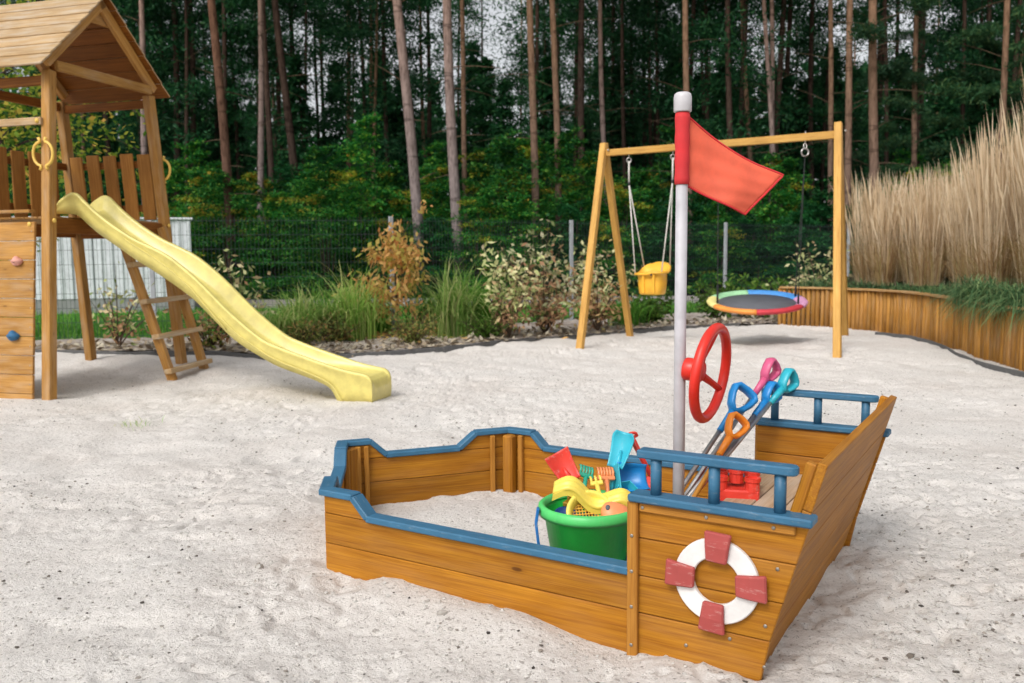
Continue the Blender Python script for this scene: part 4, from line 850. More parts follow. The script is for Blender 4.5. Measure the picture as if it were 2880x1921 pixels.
# ================================================================ FOREST
NR = np.random.default_rng(11)
def unit(v): return v / np.maximum(np.linalg.norm(v, axis=-1, keepdims=True), 1e-9)
def pine_crown(seed, h, rad, nc=34, per=150, size=0.22):
    r = np.random.default_rng(seed); out = []
    for k in range(nc):
        t = r.uniform(0, 1) ** 0.8; z = h * t; rr = rad * (0.35 + 0.75 * math.sin(math.pi * min(1, 0.15 + t * .85))) * r.uniform(.25, 1.0); a = r.uniform(0, 2 * math.pi)
        c = np.array([rr * math.cos(a), rr * math.sin(a), z]); n = int(per * r.uniform(.5, 1.4)); s = r.uniform(.28, .58)
        p = c + r.normal(size=(n, 3)) * np.array([s, s, s * .35]); out.append(leafquads(p, unit(r.normal(size=(n, 3)) + np.array([0, 0, .6])), size, size * .26, r))
    return np.concatenate(out)
def spruce_crown(seed, h, rad, n=5200):
    r = np.random.default_rng(seed); t = r.uniform(0, 1, n) ** 0.75; lay = np.floor(t * 16) / 16 + r.normal(size=n) * .012; rr = rad * (1.02 - lay) * r.uniform(.12, 1, n) ** .6; a = r.uniform(0, 2 * math.pi, n); a = a + 0.35 * np.sin(a * 7 + lay * 40)
    z = h * (0.06 + .94 * lay) - rr * 0.30; p = np.stack([rr * np.cos(a), rr * np.sin(a), z], 1); nr = np.stack([np.cos(a) * .4, np.sin(a) * .4, np.ones(n)], 1) + r.normal(size=(n, 3)) * .45
    return leafquads(p, nr, 0.26, 0.085, r)
AUTUMN = {}
def beech(seed, h, rad, n=9500, leaf=.105):
    r = np.random.default_rng(seed); nb = 75; out = []; AUT = AUTUMN.setdefault(seed, [])
    for k in range(nb):
        t = (k + r.uniform(0, 1)) / nb; z0 = h * (0.03 + .93 * t); L = rad * (1.05 - 0.75 * t ** 1.6) * r.uniform(.6, 1.15); a = r.uniform(0, 2 * math.pi); m = int(n / nb * (1.35 - .7 * t))
        u = r.uniform(.08, 1, m) ** .75; sp = r.normal(size=m) * 0.17 * (1.1 - .5 * u) * L; up = r.uniform(-.05, .35)
        x = u * L; z = z0 + up * x - 0.16 * x * x + r.normal(size=m) * .045
        p = np.stack([x * math.cos(a) - sp * math.sin(a), x * math.sin(a) + sp * math.cos(a), z], 1); out.append(leafquads(p, np.array([0, 0, 1.0]) + r.normal(size=(m, 3)) * .42, leaf, leaf * .58, r)); AUT.append(np.full(m, 1 if (r.uniform() < .04 + .08 * t) else 0, dtype=np.int32))
    return np.concatenate(out)
def stems(name, h, spread, n, r0, seed):
    r = random.Random(seed); bm = bmesh.new()
    for k in range(n):
        a = r.uniform(0, 6.28); x, y = math.cos(a) * spread * r.uniform(.2, 1), math.sin(a) * spread * r.uniform(.2, 1); tubebm([(x * .1, y * .1, -.05), (x * .45, y * .45, h * .5), (x, y, h * r.uniform(.75, 1))], [r0, r0 * .7, r0 * .25], 5, bm)
    return mesh(name, bm, smooth=True)
CROWNS = [quads('pine_crown', pine_crown(s, 8.0, 2.3)) for s in (1, 2, 3, 4)]
LOWCROWNS = [quads('low_pine_crown', pine_crown(s, 11.0, 2.1, 44, 150)) for s in (11, 12, 13)]
SPRUCE = [quads('spruce_crown', spruce_crown(s, 8.0, 1.9)) for s in (21, 22)]
BEECH = [quads('beech_crown', beech(s, hh, rr)) for s, hh, rr in ((31, 4.2, 1.9), (32, 3.6, 1.7), (33, 4.8, 1.8), (34, 3.2, 2.0), (35, 4.0, 1.6))]
DARKB = [quads('dark_crown', beech(s, 3.6, 1.9, 8000, .12)) for s in (41, 42)]
for m_ in CROWNS + LOWCROWNS + SPRUCE: m_.materials.append(MATS['pine_needles'])
for m_, s_ in zip(BEECH, (31, 32, 33, 34, 35)): m_.materials.append(MATS['beech_leaves']); m_.materials.append(MATS['autumn_spray']); m_.polygons.foreach_set('material_index', np.concatenate(AUTUMN[s_]))
for m_ in DARKB: m_.materials.append(MATS['dark_leaves'])
def trunk_mesh(base, top, r0, seed, name='trunk', n=9):
    r = random.Random(seed); P = []; Rr = []; k = 14; ph = r.uniform(0, 6)
    for i in range(k + 1):
        t = i / k; p = Vector(base).lerp(Vector(top), t) + Vector((math.sin(t * 5 + ph), math.cos(t * 4 + ph), 0)) * 0.10 * math.sin(math.pi * t); P.append(p); Rr.append(r0 * (1.06 - .62 * t) * (1.25 if i == 0 else 1))
    return mesh(name, tubebm(P, Rr, n), smooth=True)
def dead_branch(bm, p, a, L, r_, rise):
    q = [p + Vector((math.cos(a) * L * t, math.sin(a) * L * t, rise * L * t - .18 * L * t * t)) for t in (0, .35, .7, 1)]; tubebm(q, [r_, r_ * .7, r_ * .45, r_ * .15], 4, bm)
def bough_quads(seed, L, n=900):
    r = np.random.default_rng(seed); u = r.uniform(.12, 1, n); side = r.normal(size=n) * 0.16 * L * (1 - .5 * u); p = np.stack([u * L, side, 0.10 * np.sin(u * 3) * L - .10 * u * u * L + r.normal(size=n) * .05 * L], 1)
    return leafquads(p, unit(np.array([.0, 0, 1.0]) + r.normal(size=(n, 3)) * .8), 0.17, 0.032, r)
BOUGHS = [quads('bough', bough_quads(s, 1.6)) for s in (51, 52, 53)]
for m_ in BOUGHS: m_.materials.append(MATS['bough_needles'])
pines = [  # x at the top edge, x and y where the foot is lost, width, distance, bark, label
 (318, 322, 120, 15, 26, 'bark_grey', 'slim grey pine trunk just right of the tower roof ridge'),
 (480, 508, 335, 22, 25, 'bark_red', 'stout reddish pine trunk leaning left, nearest right of the tower'),
 (598, 598, 350, 15, 29, 'bark_grey', 'slim straight pine trunk above the upper half of the slide'),
 (622, 662, 340, 20, 31, 'bark_dark', 'dark pine trunk leaning left beside a slim straight one'),
 (899, 951, 500, 25, 24.6, 'bark_grey', 'pale leaning pine trunk rising behind the orange shrub'),
 (1019, 1049, 510, 25, 24.9, 'bark_grey', 'thick pale pine trunk with dark knots, right of the orange shrub'),
 (1049, 1065, 385, 13, 30, 'bark_orange', 'thin orange pine trunk close against a thick pale one'),
 (1221, 1227, 420, 18, 26.5, 'bark_orange', 'pinkish pine trunk, left one of a close pair above the dogwoods'),
 (1267, 1278, 450, 16, 27, 'bark_orange', 'pinkish pine trunk, right one of a close pair above the dogwoods'),
 (1374, 1386, 320, 13, 31, 'bark_grey', 'grey pine trunk directly above the left swing legs'),
 (1416, 1432, 330, 11, 36, 'bark_dark', 'thin dark pine trunk above the baby swing ropes'),
 (1575, 1579, 300, 16, 28, 'bark_orange', 'orange pine trunk directly above the white mast cap'),
 (1690, 1713, 300, 13, 32, 'bark_orange', 'brown pine trunk above the red flag, leaning left'),
 (1742, 1764, 340, 12, 30, 'bark_grey', 'grey pine trunk, left stem of the crossing pair above the flag tip'),
 (1768, 1766, 345, 12, 30.3, 'bark_grey', 'grey pine trunk, right stem of the crossing pair above the flag tip'),
 (1890, 1901, 380, 13, 29, 'bark_orange', 'brown pine trunk left of the tall right swing post'),
 (1957, 1945, 395, 17, 26, 'bark_orange', 'pine trunk just right of the tall right swing post'),
 (2003, 2006, 395, 22, 25.5, 'bark_orange', 'thick orange pine trunk above the left end of the reeds'),
 (2028, 2028, 380, 11, 31, 'bark_dark', 'thin brown pine trunk behind the thick orange one'),
 (2099, 2100, 370, 13, 27.5, 'bark_orange', 'orange pine trunk with green boughs above the reeds'),
 (2199, 2203, 330, 11, 31, 'bark_dark', 'thin dark pine trunk among green boughs at the right'),
 (2311, 2297, 260, 16, 26.5, 'bark_orange', 'pine trunk farthest right, above the tallest reeds'),
 (1648, 1655, 330, 9, 37, 'bark_dark', 'thin dark pine trunk right of the flag pole'),
 (818, 832, 320, 11, 35, 'bark_dark', 'thin dark pine trunk left of the pale leaning one'),
 (425, 430, 260, 11, 34, 'bark_dark', 'thin dark pine trunk between the tower roof and the stout reddish pine'),
 (1505, 1512, 330, 9, 38, 'bark_dark', 'thin dark pine trunk left of the mast cap')]
for i, (x0, x1, y1, wpx, d, bk, lab) in enumerate(pines):
    a, b = AY(x0, 0, d), AY(x1, y1, d); dr = (a - b) / (a.z - b.z); base = b + dr * (-0.25 - b.z); H_ = rng.uniform(17, 20); topp = base + dr * (H_ * .55) + Vector((dr.x * .4, dr.y, 1)).normalized() * H_ * .45
    o = thing('pine_tree', lab, 'tree', base, 0, 'pine trees at the forest edge'); r0 = wpx * d / 1987 / 2 * 1.0
    link('trunk', trunk_mesh((0, 0, 0), topp - base, r0, i), bk, o)
    nbr = 10 if i in (17, 19, 21, 13) else 6
    for k in range(nbr):
        zz = rng.uniform(3.2, 9.5); p = (topp - base) * (zz / H_) ; bm = bmesh.new(); dead_branch(bm, p, rng.choice((rng.uniform(-.6, .8), rng.uniform(2.4, 3.6))), rng.uniform(.5, 1.9), r0 * .14, rng.uniform(-.15, .7)); link('branch', mesh('branch', bm), 'twig', o)
    c = link('crown', CROWNS[i % 4], None, o, Matrix.Translation(topp - base - Vector((0, 0, 7.6))) @ Matrix.Rotation(rng.uniform(0, 6), 4, 'Z'))
    if i in (19, 20, 21, 18, 17):
        for k in range({19: 9, 20: 10, 21: 9, 18: 3, 17: 2}[i]):
            zz = rng.uniform(3.4, 9.0); p = (topp - base) * (zz / H_); ang = rng.choice((rng.uniform(-1.2, .3), rng.uniform(2.6, 4.4)))
            link('bough', BOUGHS[k % 3], None, o, Matrix.Translation(p) @ Matrix.Rotation(ang, 4, 'Z') @ Matrix.Rotation(rng.uniform(-.25, .2), 4, 'Y') @ Matrix.Scale(rng.uniform(.7, 1.3), 4))
# deeper in the wood: thin dark trunks with crowns that start lower
FT = [trunk_mesh((0, 0, -.25), (rng.uniform(-.6, .6), rng.uniform(-.3, .3), 17), 0.095 + .014 * k, 90 + k, n=7) for k in range(4)]
for m_ in FT: m_.materials.append(MATS['bark_dark'])
FB = [m_.copy() for m_ in FT[:2]]
for m_ in FB: m_.materials.clear(); m_.materials.append(MATS['bark_orange'])
def where(xd):
    for lim, t in ((60, 'left of the tower posts'), (240, 'behind the tower'), (420, 'just right of the tower'), (560, 'above the upper slide'), (720, 'above the middle of the slide'), (860, 'above the slide foot'), (980, 'behind the orange shrub'), (1110, 'right of the orange shrub'), (1240, 'left above the dogwoods'), (1340, 'right above the dogwoods'), (1450, 'behind the left swing legs'), (1560, 'behind the baby swing'), (1680, 'behind the flag'), (1800, 'behind the nest swing'), (1930, 'left of the right swing post'), (2030, 'above the left end of the reeds'), (2150, 'above the middle reeds'), (2270, 'above the higher reeds'), (9999, 'above the tallest reeds')):
        if xd < lim: return t
GAPS = [(560, 640), (700, 770), (1290, 1345), (1435, 1480), (1730, 1790), (1960, 2000)]
nfar = 0
while nfar < 118:
    d = rng.uniform(33, 72) if nfar < 70 else rng.uniform(30, 45); xd = rng.uniform(-80, 2430)
    P = AY(xd, 500, d); P.z = 0
    o = bpy.data.objects.new('pine_tree', None); C.objects.link(o); WM[o.name] = Matrix.Identity(4); o.location = P; s = rng.uniform(.85, 1.2); o.scale = (s, s, s); o.rotation_euler = (0, 0, rng.uniform(0, 6.28))
    tag(o, ('thin pine ' + ('in the second row' if d < 42 else 'deep in the wood' if d < 57 else 'farthest in the wood') + ', seen ' + where(xd)), 'tree', 'pines deep in the wood')
    link('trunk', (FT + FB)[rng.choice((0, 1, 2, 3, 0, 1, 2, 3, 4, 5))], None, o)
    gap = any(a < xd < b for a, b in GAPS)
    if nfar % 6 and not gap: link('crown', LOWCROWNS[nfar % 3], None, o, Matrix.Translation((0, 0, rng.uniform(2.2, 6.0))))
    else: link('crown', CROWNS[nfar % 4], None, o, Matrix.Translation((0, 0, 9.2)))
    nfar += 1
for xd, d, s in ((690, 34, 1.15), (780, 44, 1.4), (250, 36, 1.0), (1120, 40, 1.3), (880, 52, 1.7), (1340, 44, 1.1), (1600, 40, 1.2), (1840, 38, 1.1), (2060, 36, 1.2), (2160, 30, .95), (2260, 31, 1.1), (2380, 29, 1.1), (1700, 54, 1.6), (1480, 56, 1.5), (460, 48, 1.3), (1000, 60, 1.7), (1950, 50, 1.5), (2210, 42, 1.5), (2330, 46, 1.5), (930, 36, 1.15), (1160, 33, 1.0), (1260, 36, 1.2), (1420, 38, 1.2), (1560, 34, 1.1), (1660, 36, 1.2), (1800, 33, 1.0), (1900, 42, 1.4), (540, 40, 1.2), (380, 42, 1.3), (1090, 50, 1.7), (1380, 60, 1.9), (1760, 62, 1.9), (1540, 48, 1.6)):
    P = AY(xd, 500, d); P.z = -.1; o = bpy.data.objects.new('young_spruce', None); C.objects.link(o); WM[o.name] = Matrix.Identity(4); o.location = P; o.scale = (s * .9, s * .9, s); o.rotation_euler = (0, 0, rng.uniform(0, 6))
    tag(o, 'dark green young conifer ' + ('near' if d < 41 else 'deep') + ' among trunks, ' + where(xd), 'tree', 'young conifers in the wood'); link('crown', SPRUCE[nfar % 2], None, o); nfar += 1
    link('trunk', FT[0], None, o, Matrix.Scale(.42, 4))
# beech thicket along the forest edge
BST = stems('stem', 3.0, 0.7, 5, 0.03, 5); BST.materials.append(MATS['bark_dark'])
bk = 0
for row, (yy, n, sc0) in enumerate(((24.3, 25, .88), (26.4, 24, 1.08), (29.5, 22, 1.25))):
    for k in range(n):
        x = -14.5 + 32.0 * (k + rng.uniform(-.35, .35)) / (n - 1); y = yy + rng.uniform(-.6, .7); xs_ = 1175 + x / y * 1987
        dark = 1450 < xs_ < 1960 and rng.random() < .5 or rng.random() < .12
        o = bpy.data.objects.new('beech_bush', None); C.objects.link(o); WM[o.name] = Matrix.Identity(4); o.location = (x, y, -.2); s = sc0 * rng.uniform(.8, 1.12) * (1.0 if xs_ < 1500 else .92); o.scale = (s, s, s); o.rotation_euler = (0, 0, rng.uniform(0, 6.28))
        tag(o, ('dark green bush' if dark else 'yellow flecked bush') + ' in the ' + ('front', 'middle', 'back')[row] + ' of the thicket, ' + where(xs_), 'bush', 'dark bushes at the forest edge' if dark else 'beech bushes at the forest edge')
        link('crown', DARKB[bk % 2] if dark else BEECH[bk % 5], None, o); link('stem', BST, None, o); bk += 1
# far mass of the wood
n = 24000; a = NR.uniform(-.72, .72, n); d = NR.uniform(76, 100, n); hmax = 8.5 + 8.5 * vnoise(a * 26, a * 0, 61) + 3 * vnoise(a * 90, a * 0, 62); z = hmax * NR.uniform(0, 1, n) ** .9
p = np.stack([d * np.sin(a), d * np.cos(a), z], 1); tag(link('distant_wood', quads('distant_wood', leafquads(p, NR.normal(size=(n, 3)), 1.5, .8, NR)), 'dark_leaves'), 'dark mass of the wood far behind the trunks', 'wood', kind='stuff')

# ================================================================ PLANTS IN THE BED
def plant(name, lab, cat, loc, group=None, rz=0):
    o = thing(name, lab, cat, loc, rz, group); return o
def bed_z(x, y): t = min(1, max(0, (y - float(yedge(x))) / max(.2, float(yfence(x)) - float(yedge(x))))); return float(terrain(x, float(yedge(x)))) * (1 - t) + 0.03
def GB(x, y): P = G(x, y); P.z = bed_z(P.x, P.y); return P
# hornbeam behind the tower
P = AY(-60, 600, 12.6); P.z = 0; o = plant('hornbeam_tree', 'bushy tree with yellowing green leaves behind the tower roof', 'tree', P)
r = np.random.default_rng(71); n = 6500; q = r.normal(size=(n, 3)); q = unit(q) * (r.uniform(0, 1, (n, 1)) ** .45); lob = 1 + .22 * np.sin(q[:, :1] * 5 + 1) * np.cos(q[:, 1:2] * 4); q = q * lob * np.array([2.35, 1.9, 2.0]) + np.array([.1, 0, 3.3]); link('crown', quads('crown', leafquads(q, np.array([0, 0, .8]) + r.normal(size=(n, 3)) * .6, .105, .06, r)), 'hornbeam_leaves', o); link('trunk', trunk_mesh((0, 0, -.1), (0.1, 0, 4.2), .09, 3), 'bark_dark', o)
bm = bmesh.new()
for k in range(22): a = rng.uniform(0, 6.28); L = rng.uniform(1, 2.0); tubebm([(0, 0, 2 + .08 * k), (math.cos(a) * L * .5, math.sin(a) * L * .5, 2.4 + .08 * k), (math.cos(a) * L, math.sin(a) * L, 2.6 + .085 * k)], [.03, .018, .006], 4, bm)
link('branches', mesh('branches', bm), 'bark_dark', o)
def shrub(name, lab, x, y, h, spread, nst, per, leaf, wid, mats, seed, droop=0.0, cat='shrub', tz=.12, group=None, aboveratio=.2):
    P = GB(x, y); o = plant(name, lab, cat, P, group); r = np.random.default_rng(seed); bm = bmesh.new(); Q = [[] for _ in mats]
    for k in range(nst):
        a = r.uniform(0, 2 * math.pi); sp = spread * r.uniform(.15, 1) ** .8; hh = h * r.uniform(.42, 1) * (1 - .28 * (sp / spread) ** 2); c = np.array([math.cos(a), math.sin(a)]) * sp
        pts = [Vector((c[0] * f ** 1.3, c[1] * f ** 1.3, hh * (f - droop * f * f))) for f in (0, .35, .7, 1)]; tubebm(pts, [.010, .008, .005, .002], 4, bm)
        m = per; f = r.uniform(aboveratio, 1.0, m); base = np.stack([c[0] * f ** 1.3, c[1] * f ** 1.3, hh * (f - droop * f * f)], 1); off_ = r.normal(size=(m, 3)) * np.array([tz, tz, tz * .55]); p = base + off_
        nr = np.array([0, -.25, .8]) + r.normal(size=(m, 3)) * .65; L = np.concatenate([leafquads(p[:m // 2], nr[:m // 2], leaf, wid, r), droopquads(p[m // 2:], leaf, wid, r, .6)]); sel = np.clip(((f + r.normal(size=m) * .18) * len(mats)).astype(int), 0, len(mats) - 1)
        for i in range(len(mats)): Q[i].append(L[sel == i])
    link('stems', mesh('stems', bm), 'twig', o)
    for i, mt in enumerate(mats): link('foliage', quads('foliage', np.concatenate(Q[i])), mt, o)
    return o
P = GB(912, 776); o = plant('orange_shrub', 'orange autumn shrub with drooping leaves in front of a fence post', 'shrub', P)
r = np.random.default_rng(81); bm = bmesh.new(); L_ = []; tubebm([(0, 0, -.05), (.02, 0, .5), (-.02, 0, 1.0), (.03, 0, 1.42)], [.02, .016, .01, .004], 6, bm)
for k in range(30):
    t = r.uniform(.30, 1.0); a = r.uniform(0, 6.28); R_ = .80 * math.sin(math.pi * min(1, .22 + t * .72)) * r.uniform(.45, 1.1); z0 = 1.42 * t; e = np.array([R_ * math.cos(a), R_ * math.sin(a), z0 + .10 - .12 * R_]); st_ = np.array([.0, 0, max(.25, z0 - .25)])
    tubebm([Vector(st_), Vector((st_ + e) / 2 + np.array([0, 0, .08])), Vector(e)], [.007, .005, .002], 4, bm); m = int(r.uniform(24, 54)); f = r.uniform(.35, 1.08, (m, 1)); L_.append(droopquads(st_ + (e - st_) * f + r.normal(size=(m, 3)) * np.array([.085, .085, .06]), .115, .05, r))
for sx_, sz_ in ((.40, 1.86), (-.10, 1.58), (.05, 1.66)):
    tubebm([(0, 0, 1.3), (sx_ * .6, 0, (1.3 + sz_) / 2 + .08), (sx_, 0, sz_)], [.005, .004, .002], 4, bm); m = 14; L_.append(droopquads(np.array([sx_, 0, sz_]) + r.normal(size=(m, 3)) * .05, .10, .045, r))
link('stems', mesh('stems', bm), 'twig', o); link('foliage', quads('foliage', np.concatenate(L_)), 'orange_leaves', o)
shrub('dogwood_shrub', 'variegated dogwood left of the swing legs, tallest of the pale shrubs', 1250, 772, 1.85, .85, 28, 40, .105, .046, ['rusty_leaves', 'rusty_leaves', 'variegated_leaves'], 82, tz=.11)
shrub('dogwood_shrub', 'variegated dogwood with reddish lower leaves between grass clump and swing legs', 1170, 782, 1.66, .6, 17, 38, .10, .044, ['rusty_leaves', 'variegated_leaves'], 83, tz=.1)
shrub('dogwood_shrub', 'variegated dogwood seen between the two left swing legs', 1372, 765, 1.5, .75, 22, 40, .10, .044, ['rusty_leaves', 'rusty_leaves', 'variegated_leaves'], 84, tz=.11)
shrub('dogwood_shrub', 'pale leaved shrub rising behind the upper slide edge', 560, 792, 1.34, .42, 9, 26, .11, .045, ['rusty_leaves', 'variegated_leaves'], 85, tz=.09, aboveratio=.45)
shrub('dogwood_shrub', 'sparse twiggy shrub seen under the tower platform', 272, 800, 1.05, .5, 11, 20, .085, .04, ['rusty_leaves', 'variegated_leaves'], 86, tz=.1)
shrub('dogwood_shrub', 'pale variegated shrub left of the right swing posts', 1886, 742, 1.62, .6, 15, 34, .10, .045, ['variegated_leaves'], 87, tz=.12)
shrub('dogwood_shrub', 'rusty leaved low shrub behind the slide middle', 480, 806, .72, .5, 16, 26, .08, .035, ['mound_leaves', 'rusty_leaves'], 88, tz=.1)
shrub('leafy_shrub', 'low bright green shrub beside the white mast', 1500, 745, .62, .55, 22, 34, .10, .05, ['green_leaves'], 89, tz=.12)
shrub('leafy_shrub', 'bright green shrub left of the nest swing', 1640, 735, .85, .5, 20, 34, .11, .05, ['green_leaves'], 90, tz=.12)
shrub('leafy_shrub', 'bright green shrub behind the nest swing ropes', 1735, 733, .98, .75, 26, 32, .12, .05, ['green_leaves'], 91, tz=.13)
shrub('leafy_shrub', 'green shrub at the left end of the palisade wall', 1820, 735, .9, .6, 20, 32, .11, .05, ['green_leaves', 'variegated_leaves'], 92, tz=.13)
for k, (x, y, h, s, lab) in enumerate(((775, 790, .5, .5, 'low reddish green mound plant left of the orange shrub'), (950, 797, .52, .38, 'rounded spiky mound plant under the orange shrub'), (1120, 782, .42, .42, 'dark green mound plant right of the orange shrub'), (690, 800, .42, .4, 'low mound plant close behind the lower slide'), (1010, 772, .45, .4, 'low reddish mound plant between grass clumps'))):
    shrub('mound_plant', lab, x, y, h, s, 40, 30, .055, .02, ['mound_leaves'] if k != 2 else ['green_leaves'], 100 + k, tz=.05, cat='plant')
def grass_clump(name, lab, P, h, spread, n, mat, seed, arch=.5, wid=.0075, cat='grass clump', group=None, plumes=0):
    o = plant(name, lab, cat, P, group); r = np.random.default_rng(seed); a = r.uniform(0, 2 * math.pi, n); L = h * r.uniform(.55, 1.1, n); out = spread * r.uniform(.1, 1, n); k = 6; f = np.linspace(0, 1, k); d = np.stack([np.cos(a), np.sin(a)], 1); b0 = r.normal(size=(n, 2)) * (.07 + .06 * (h > .7))
    c = np.zeros((n, k, 3)); c[:, :, :2] = b0[:, None, :] + d[:, None, :] * (out[:, None] * f[None, :] ** 2)[:, :, None]; c[:, :, 2] = L[:, None] * (f - arch * f ** 2.6 * r.uniform(.3, 1, n)[:, None])
    sd_ = np.stack([-d[:, 1], d[:, 0], np.zeros(n)], 1)[:, None, :] * (wid * np.array([.6, 1, 1, .8, .55, .1]))[None, :, None]; S = np.stack([c - sd_, c + sd_], 2); link('blades', strips('blades', S), mat, o); return o
for k, (x, y, h, sp, n, mt, lab) in enumerate(((700, 782, 1.15, .7, 380, 'olive_blades', 'arching grass clump just right of the slide'), (815, 785, 1.4, .6, 420, 'olive_blades', 'upright grass clump left of the orange shrub'), (1045, 780, 1.5, .65, 480, 'olive_blades', 'tall grass clump right of the orange shrub'), (1110, 772, 1.25, .55, 340, 'grass_blades', 'green grass clump left of the dogwoods'), (640, 790, .8, .5, 220, 'olive_blades', 'loose grass tuft partly hidden by the slide'), (865, 770, .8, .5, 200, 'grass_blades', 'grass tuft behind the orange shrub'), (980, 765, 1.0, .6, 260, 'grass_blades', 'bright green grass clump just right of the orange shrub'), (750, 772, 1.05, .6, 260, 'grass_blades', 'bright green grass clump between two olive ones'), (1440, 752, .8, .5, 220, 'grass_blades', 'bright grass clump behind the left rear swing leg'))):
    grass_clump('grass_clump', lab, GB(x, y), h, sp * 1.35, n, mt, 120 + k, .8)
# lawn blades
n = 26000; r = np.random.default_rng(140); x = r.uniform(-11, 13, n); y = yfence(x) + .1 + (20.2 - yfence(x) - .1) * r.uniform(0, 1, n) ** 1.3; ok = y < 20.2; x, y = x[ok], y[ok]; n = len(x); a = r.uniform(0, 6.28, n); h = r.uniform(.05, .15, n)
c = np.zeros((n, 3, 3)); f = np.array([0, .55, 1]); c[:, :, 0] = x[:, None] + np.cos(a)[:, None] * h[:, None] * .5 * f ** 2; c[:, :, 1] = y[:, None] + np.sin(a)[:, None] * h[:, None] * .5 * f ** 2; c[:, :, 2] = h[:, None] * f - .01
sd_ = np.stack([-np.sin(a), np.cos(a), 0 * a], 1)[:, None, :] * (np.array([.008, .006, .001]))[None, :, None]; tag(link('lawn_grass', strips('lawn_grass', np.stack([c - sd_, c + sd_], 2)), 'grass_blades'), 'green lawn grass behind the fence', 'grass', kind='stuff')
# reeds on the bank: stems with feathery plumes
r = np.random.default_rng(150); S1 = []; S2 = []; S3 = []
for k in range(170):
    i = r.integers(9, len(WP) - 1); dist = 0.42 + 2.3 * r.uniform(0, 1) ** 1.2; c0 = WP[i] + outw[i] * .1 + base_dir * dist; z0 = WTOP - .02 + .4 * min(1, dist / 2.2); m = 40; a = r.uniform(0, 6.28, m); rr = .17 * r.uniform(0, 1, m) ** .6; lean = r.uniform(0, .24, m) ** 1.25; hh = r.uniform(1.25, 2.05, m) * r.uniform(.86, 1.06) * (.86 + .34 * sstep(np.array((i / len(WP) - .26) * 2.0))) * (1 + .10 * (vnoise(np.array([c0[0] * 2.]), np.array([c0[1] * 2.]), 77)[0] - .5))
    b = np.stack([c0[0] + rr * np.cos(a), c0[1] + rr * np.sin(a), np.full(m, z0)], 1); t = b + np.stack([np.cos(a) * lean * hh - .05, np.sin(a) * lean * hh, hh], 1)
    ph = r.uniform(0, math.pi, m); sd_ = np.stack([np.cos(ph), np.sin(ph), 0 * ph], 1); f = np.array([0, .35, .62, .72, .86, 1.0]); w_ = np.array([.002, .002, .003, .0085, .0065, .0008]); cc = b[:, None, :] + (t - b)[:, None, :] * f[None, :, None]; cc[:, :, 0] += (.09 * r.normal(size=m))[:, None] * f ** 2.5; cc[:, :, 2] -= (.05 * r.uniform(0, 1, m))[:, None] * f ** 4
    S1.append(np.stack([cc - sd_[:, None, :] * w_[None, :, None], cc + sd_[:, None, :] * w_[None, :, None]], 2))
    m2 = 60; a = r.uniform(0, 6.28, m2); L = r.uniform(.4, 1.25, m2); o_ = r.uniform(.1, .55, m2); f = np.linspace(0, 1, 6); cc = np.zeros((m2, 6, 3)); cc[:, :, 0] = c0[0] + np.cos(a)[:, None] * (.1 + o_[:, None] * f ** 1.6); cc[:, :, 1] = c0[1] + np.sin(a)[:, None] * (.1 + o_[:, None] * f ** 1.6); cc[:, :, 2] = z0 + L[:, None] * (f - .45 * f ** 3); sd_ = np.stack([-np.sin(a), np.cos(a), 0 * a], 1)[:, None, :] * (.005 * np.array([.6, 1, 1, .8, .5, .1]))[None, :, None]; S2.append(np.stack([cc - sd_, cc + sd_], 2))
tag(link('feather_reeds', strips('feather_reeds', np.concatenate(S1)), 'reed_straw'), 'tall straw coloured feather reed grass on the bank', 'reeds', kind='stuff')
tag(link('reed_undergrowth', strips('reed_undergrowth', np.concatenate(S2)), 'reed_base'), 'brown arching leaves at the foot of the reeds', 'reeds', kind='stuff')
# green sedge tufts just behind the wall cap
for k in range(26):
    i = int(4 + k * (len(WP) - 8) / 26); c0 = WP[i] + base_dir * (r.uniform(.04, .14) if i > len(WP) * .56 else r.uniform(.10, .26)); big = i > len(WP) * .56
    grass_clump('sedge_tuft', 'long green sedge tuft spilling over the palisade wall' if big else 'short green sedge tuft behind the wall cap', Vector((c0[0], c0[1], WTOP - .03)), r.uniform(.50, .72) if big else r.uniform(.24, .38), r.uniform(.55, .80) if big else .34, 260 if big else 100, 'sedge_blades', 200 + k, 1.45 if big else .95, .006, 'sedge', 'sedges spilling over the wall' if big else 'short sedges along the wall')
# bark chips and dry leaves on the bed
r = np.random.default_rng(160); n = 2600; x = r.uniform(-6, 4.6, n); y = yedge(x) + r.uniform(0, 1, n) ** 1.5 * 1.3 + .05; z = np.array([bed_z(a, b) for a, b in zip(x, y)]) + r.uniform(.0, .03, n)
tag(link('bark_chips', quads('bark_chips', leafquads(np.stack([x, y, z], 1), np.array([0, 0, 1.0]) + r.normal(size=(n, 3)) * .35, .11, .055, r)), 'chips'), 'pale bark chips scattered along the planted bed', 'bark chips', kind='stuff')
P = GB(912, 778); n = 260; x = P.x + r.normal(size=n) * .7; y = P.y - .1 + r.normal(size=n) * .35; z = np.full(n, P.z + .03) + r.uniform(0, .03, n)
tag(link('fallen_leaves', quads('fallen_leaves', leafquads(np.stack([x, y, z], 1), np.array([0, 0, 1.0]) + r.normal(size=(n, 3)) * .3, .09, .045, r)), 'orange_leaves'), 'fallen orange leaves under the orange shrub', 'leaves', kind='stuff')
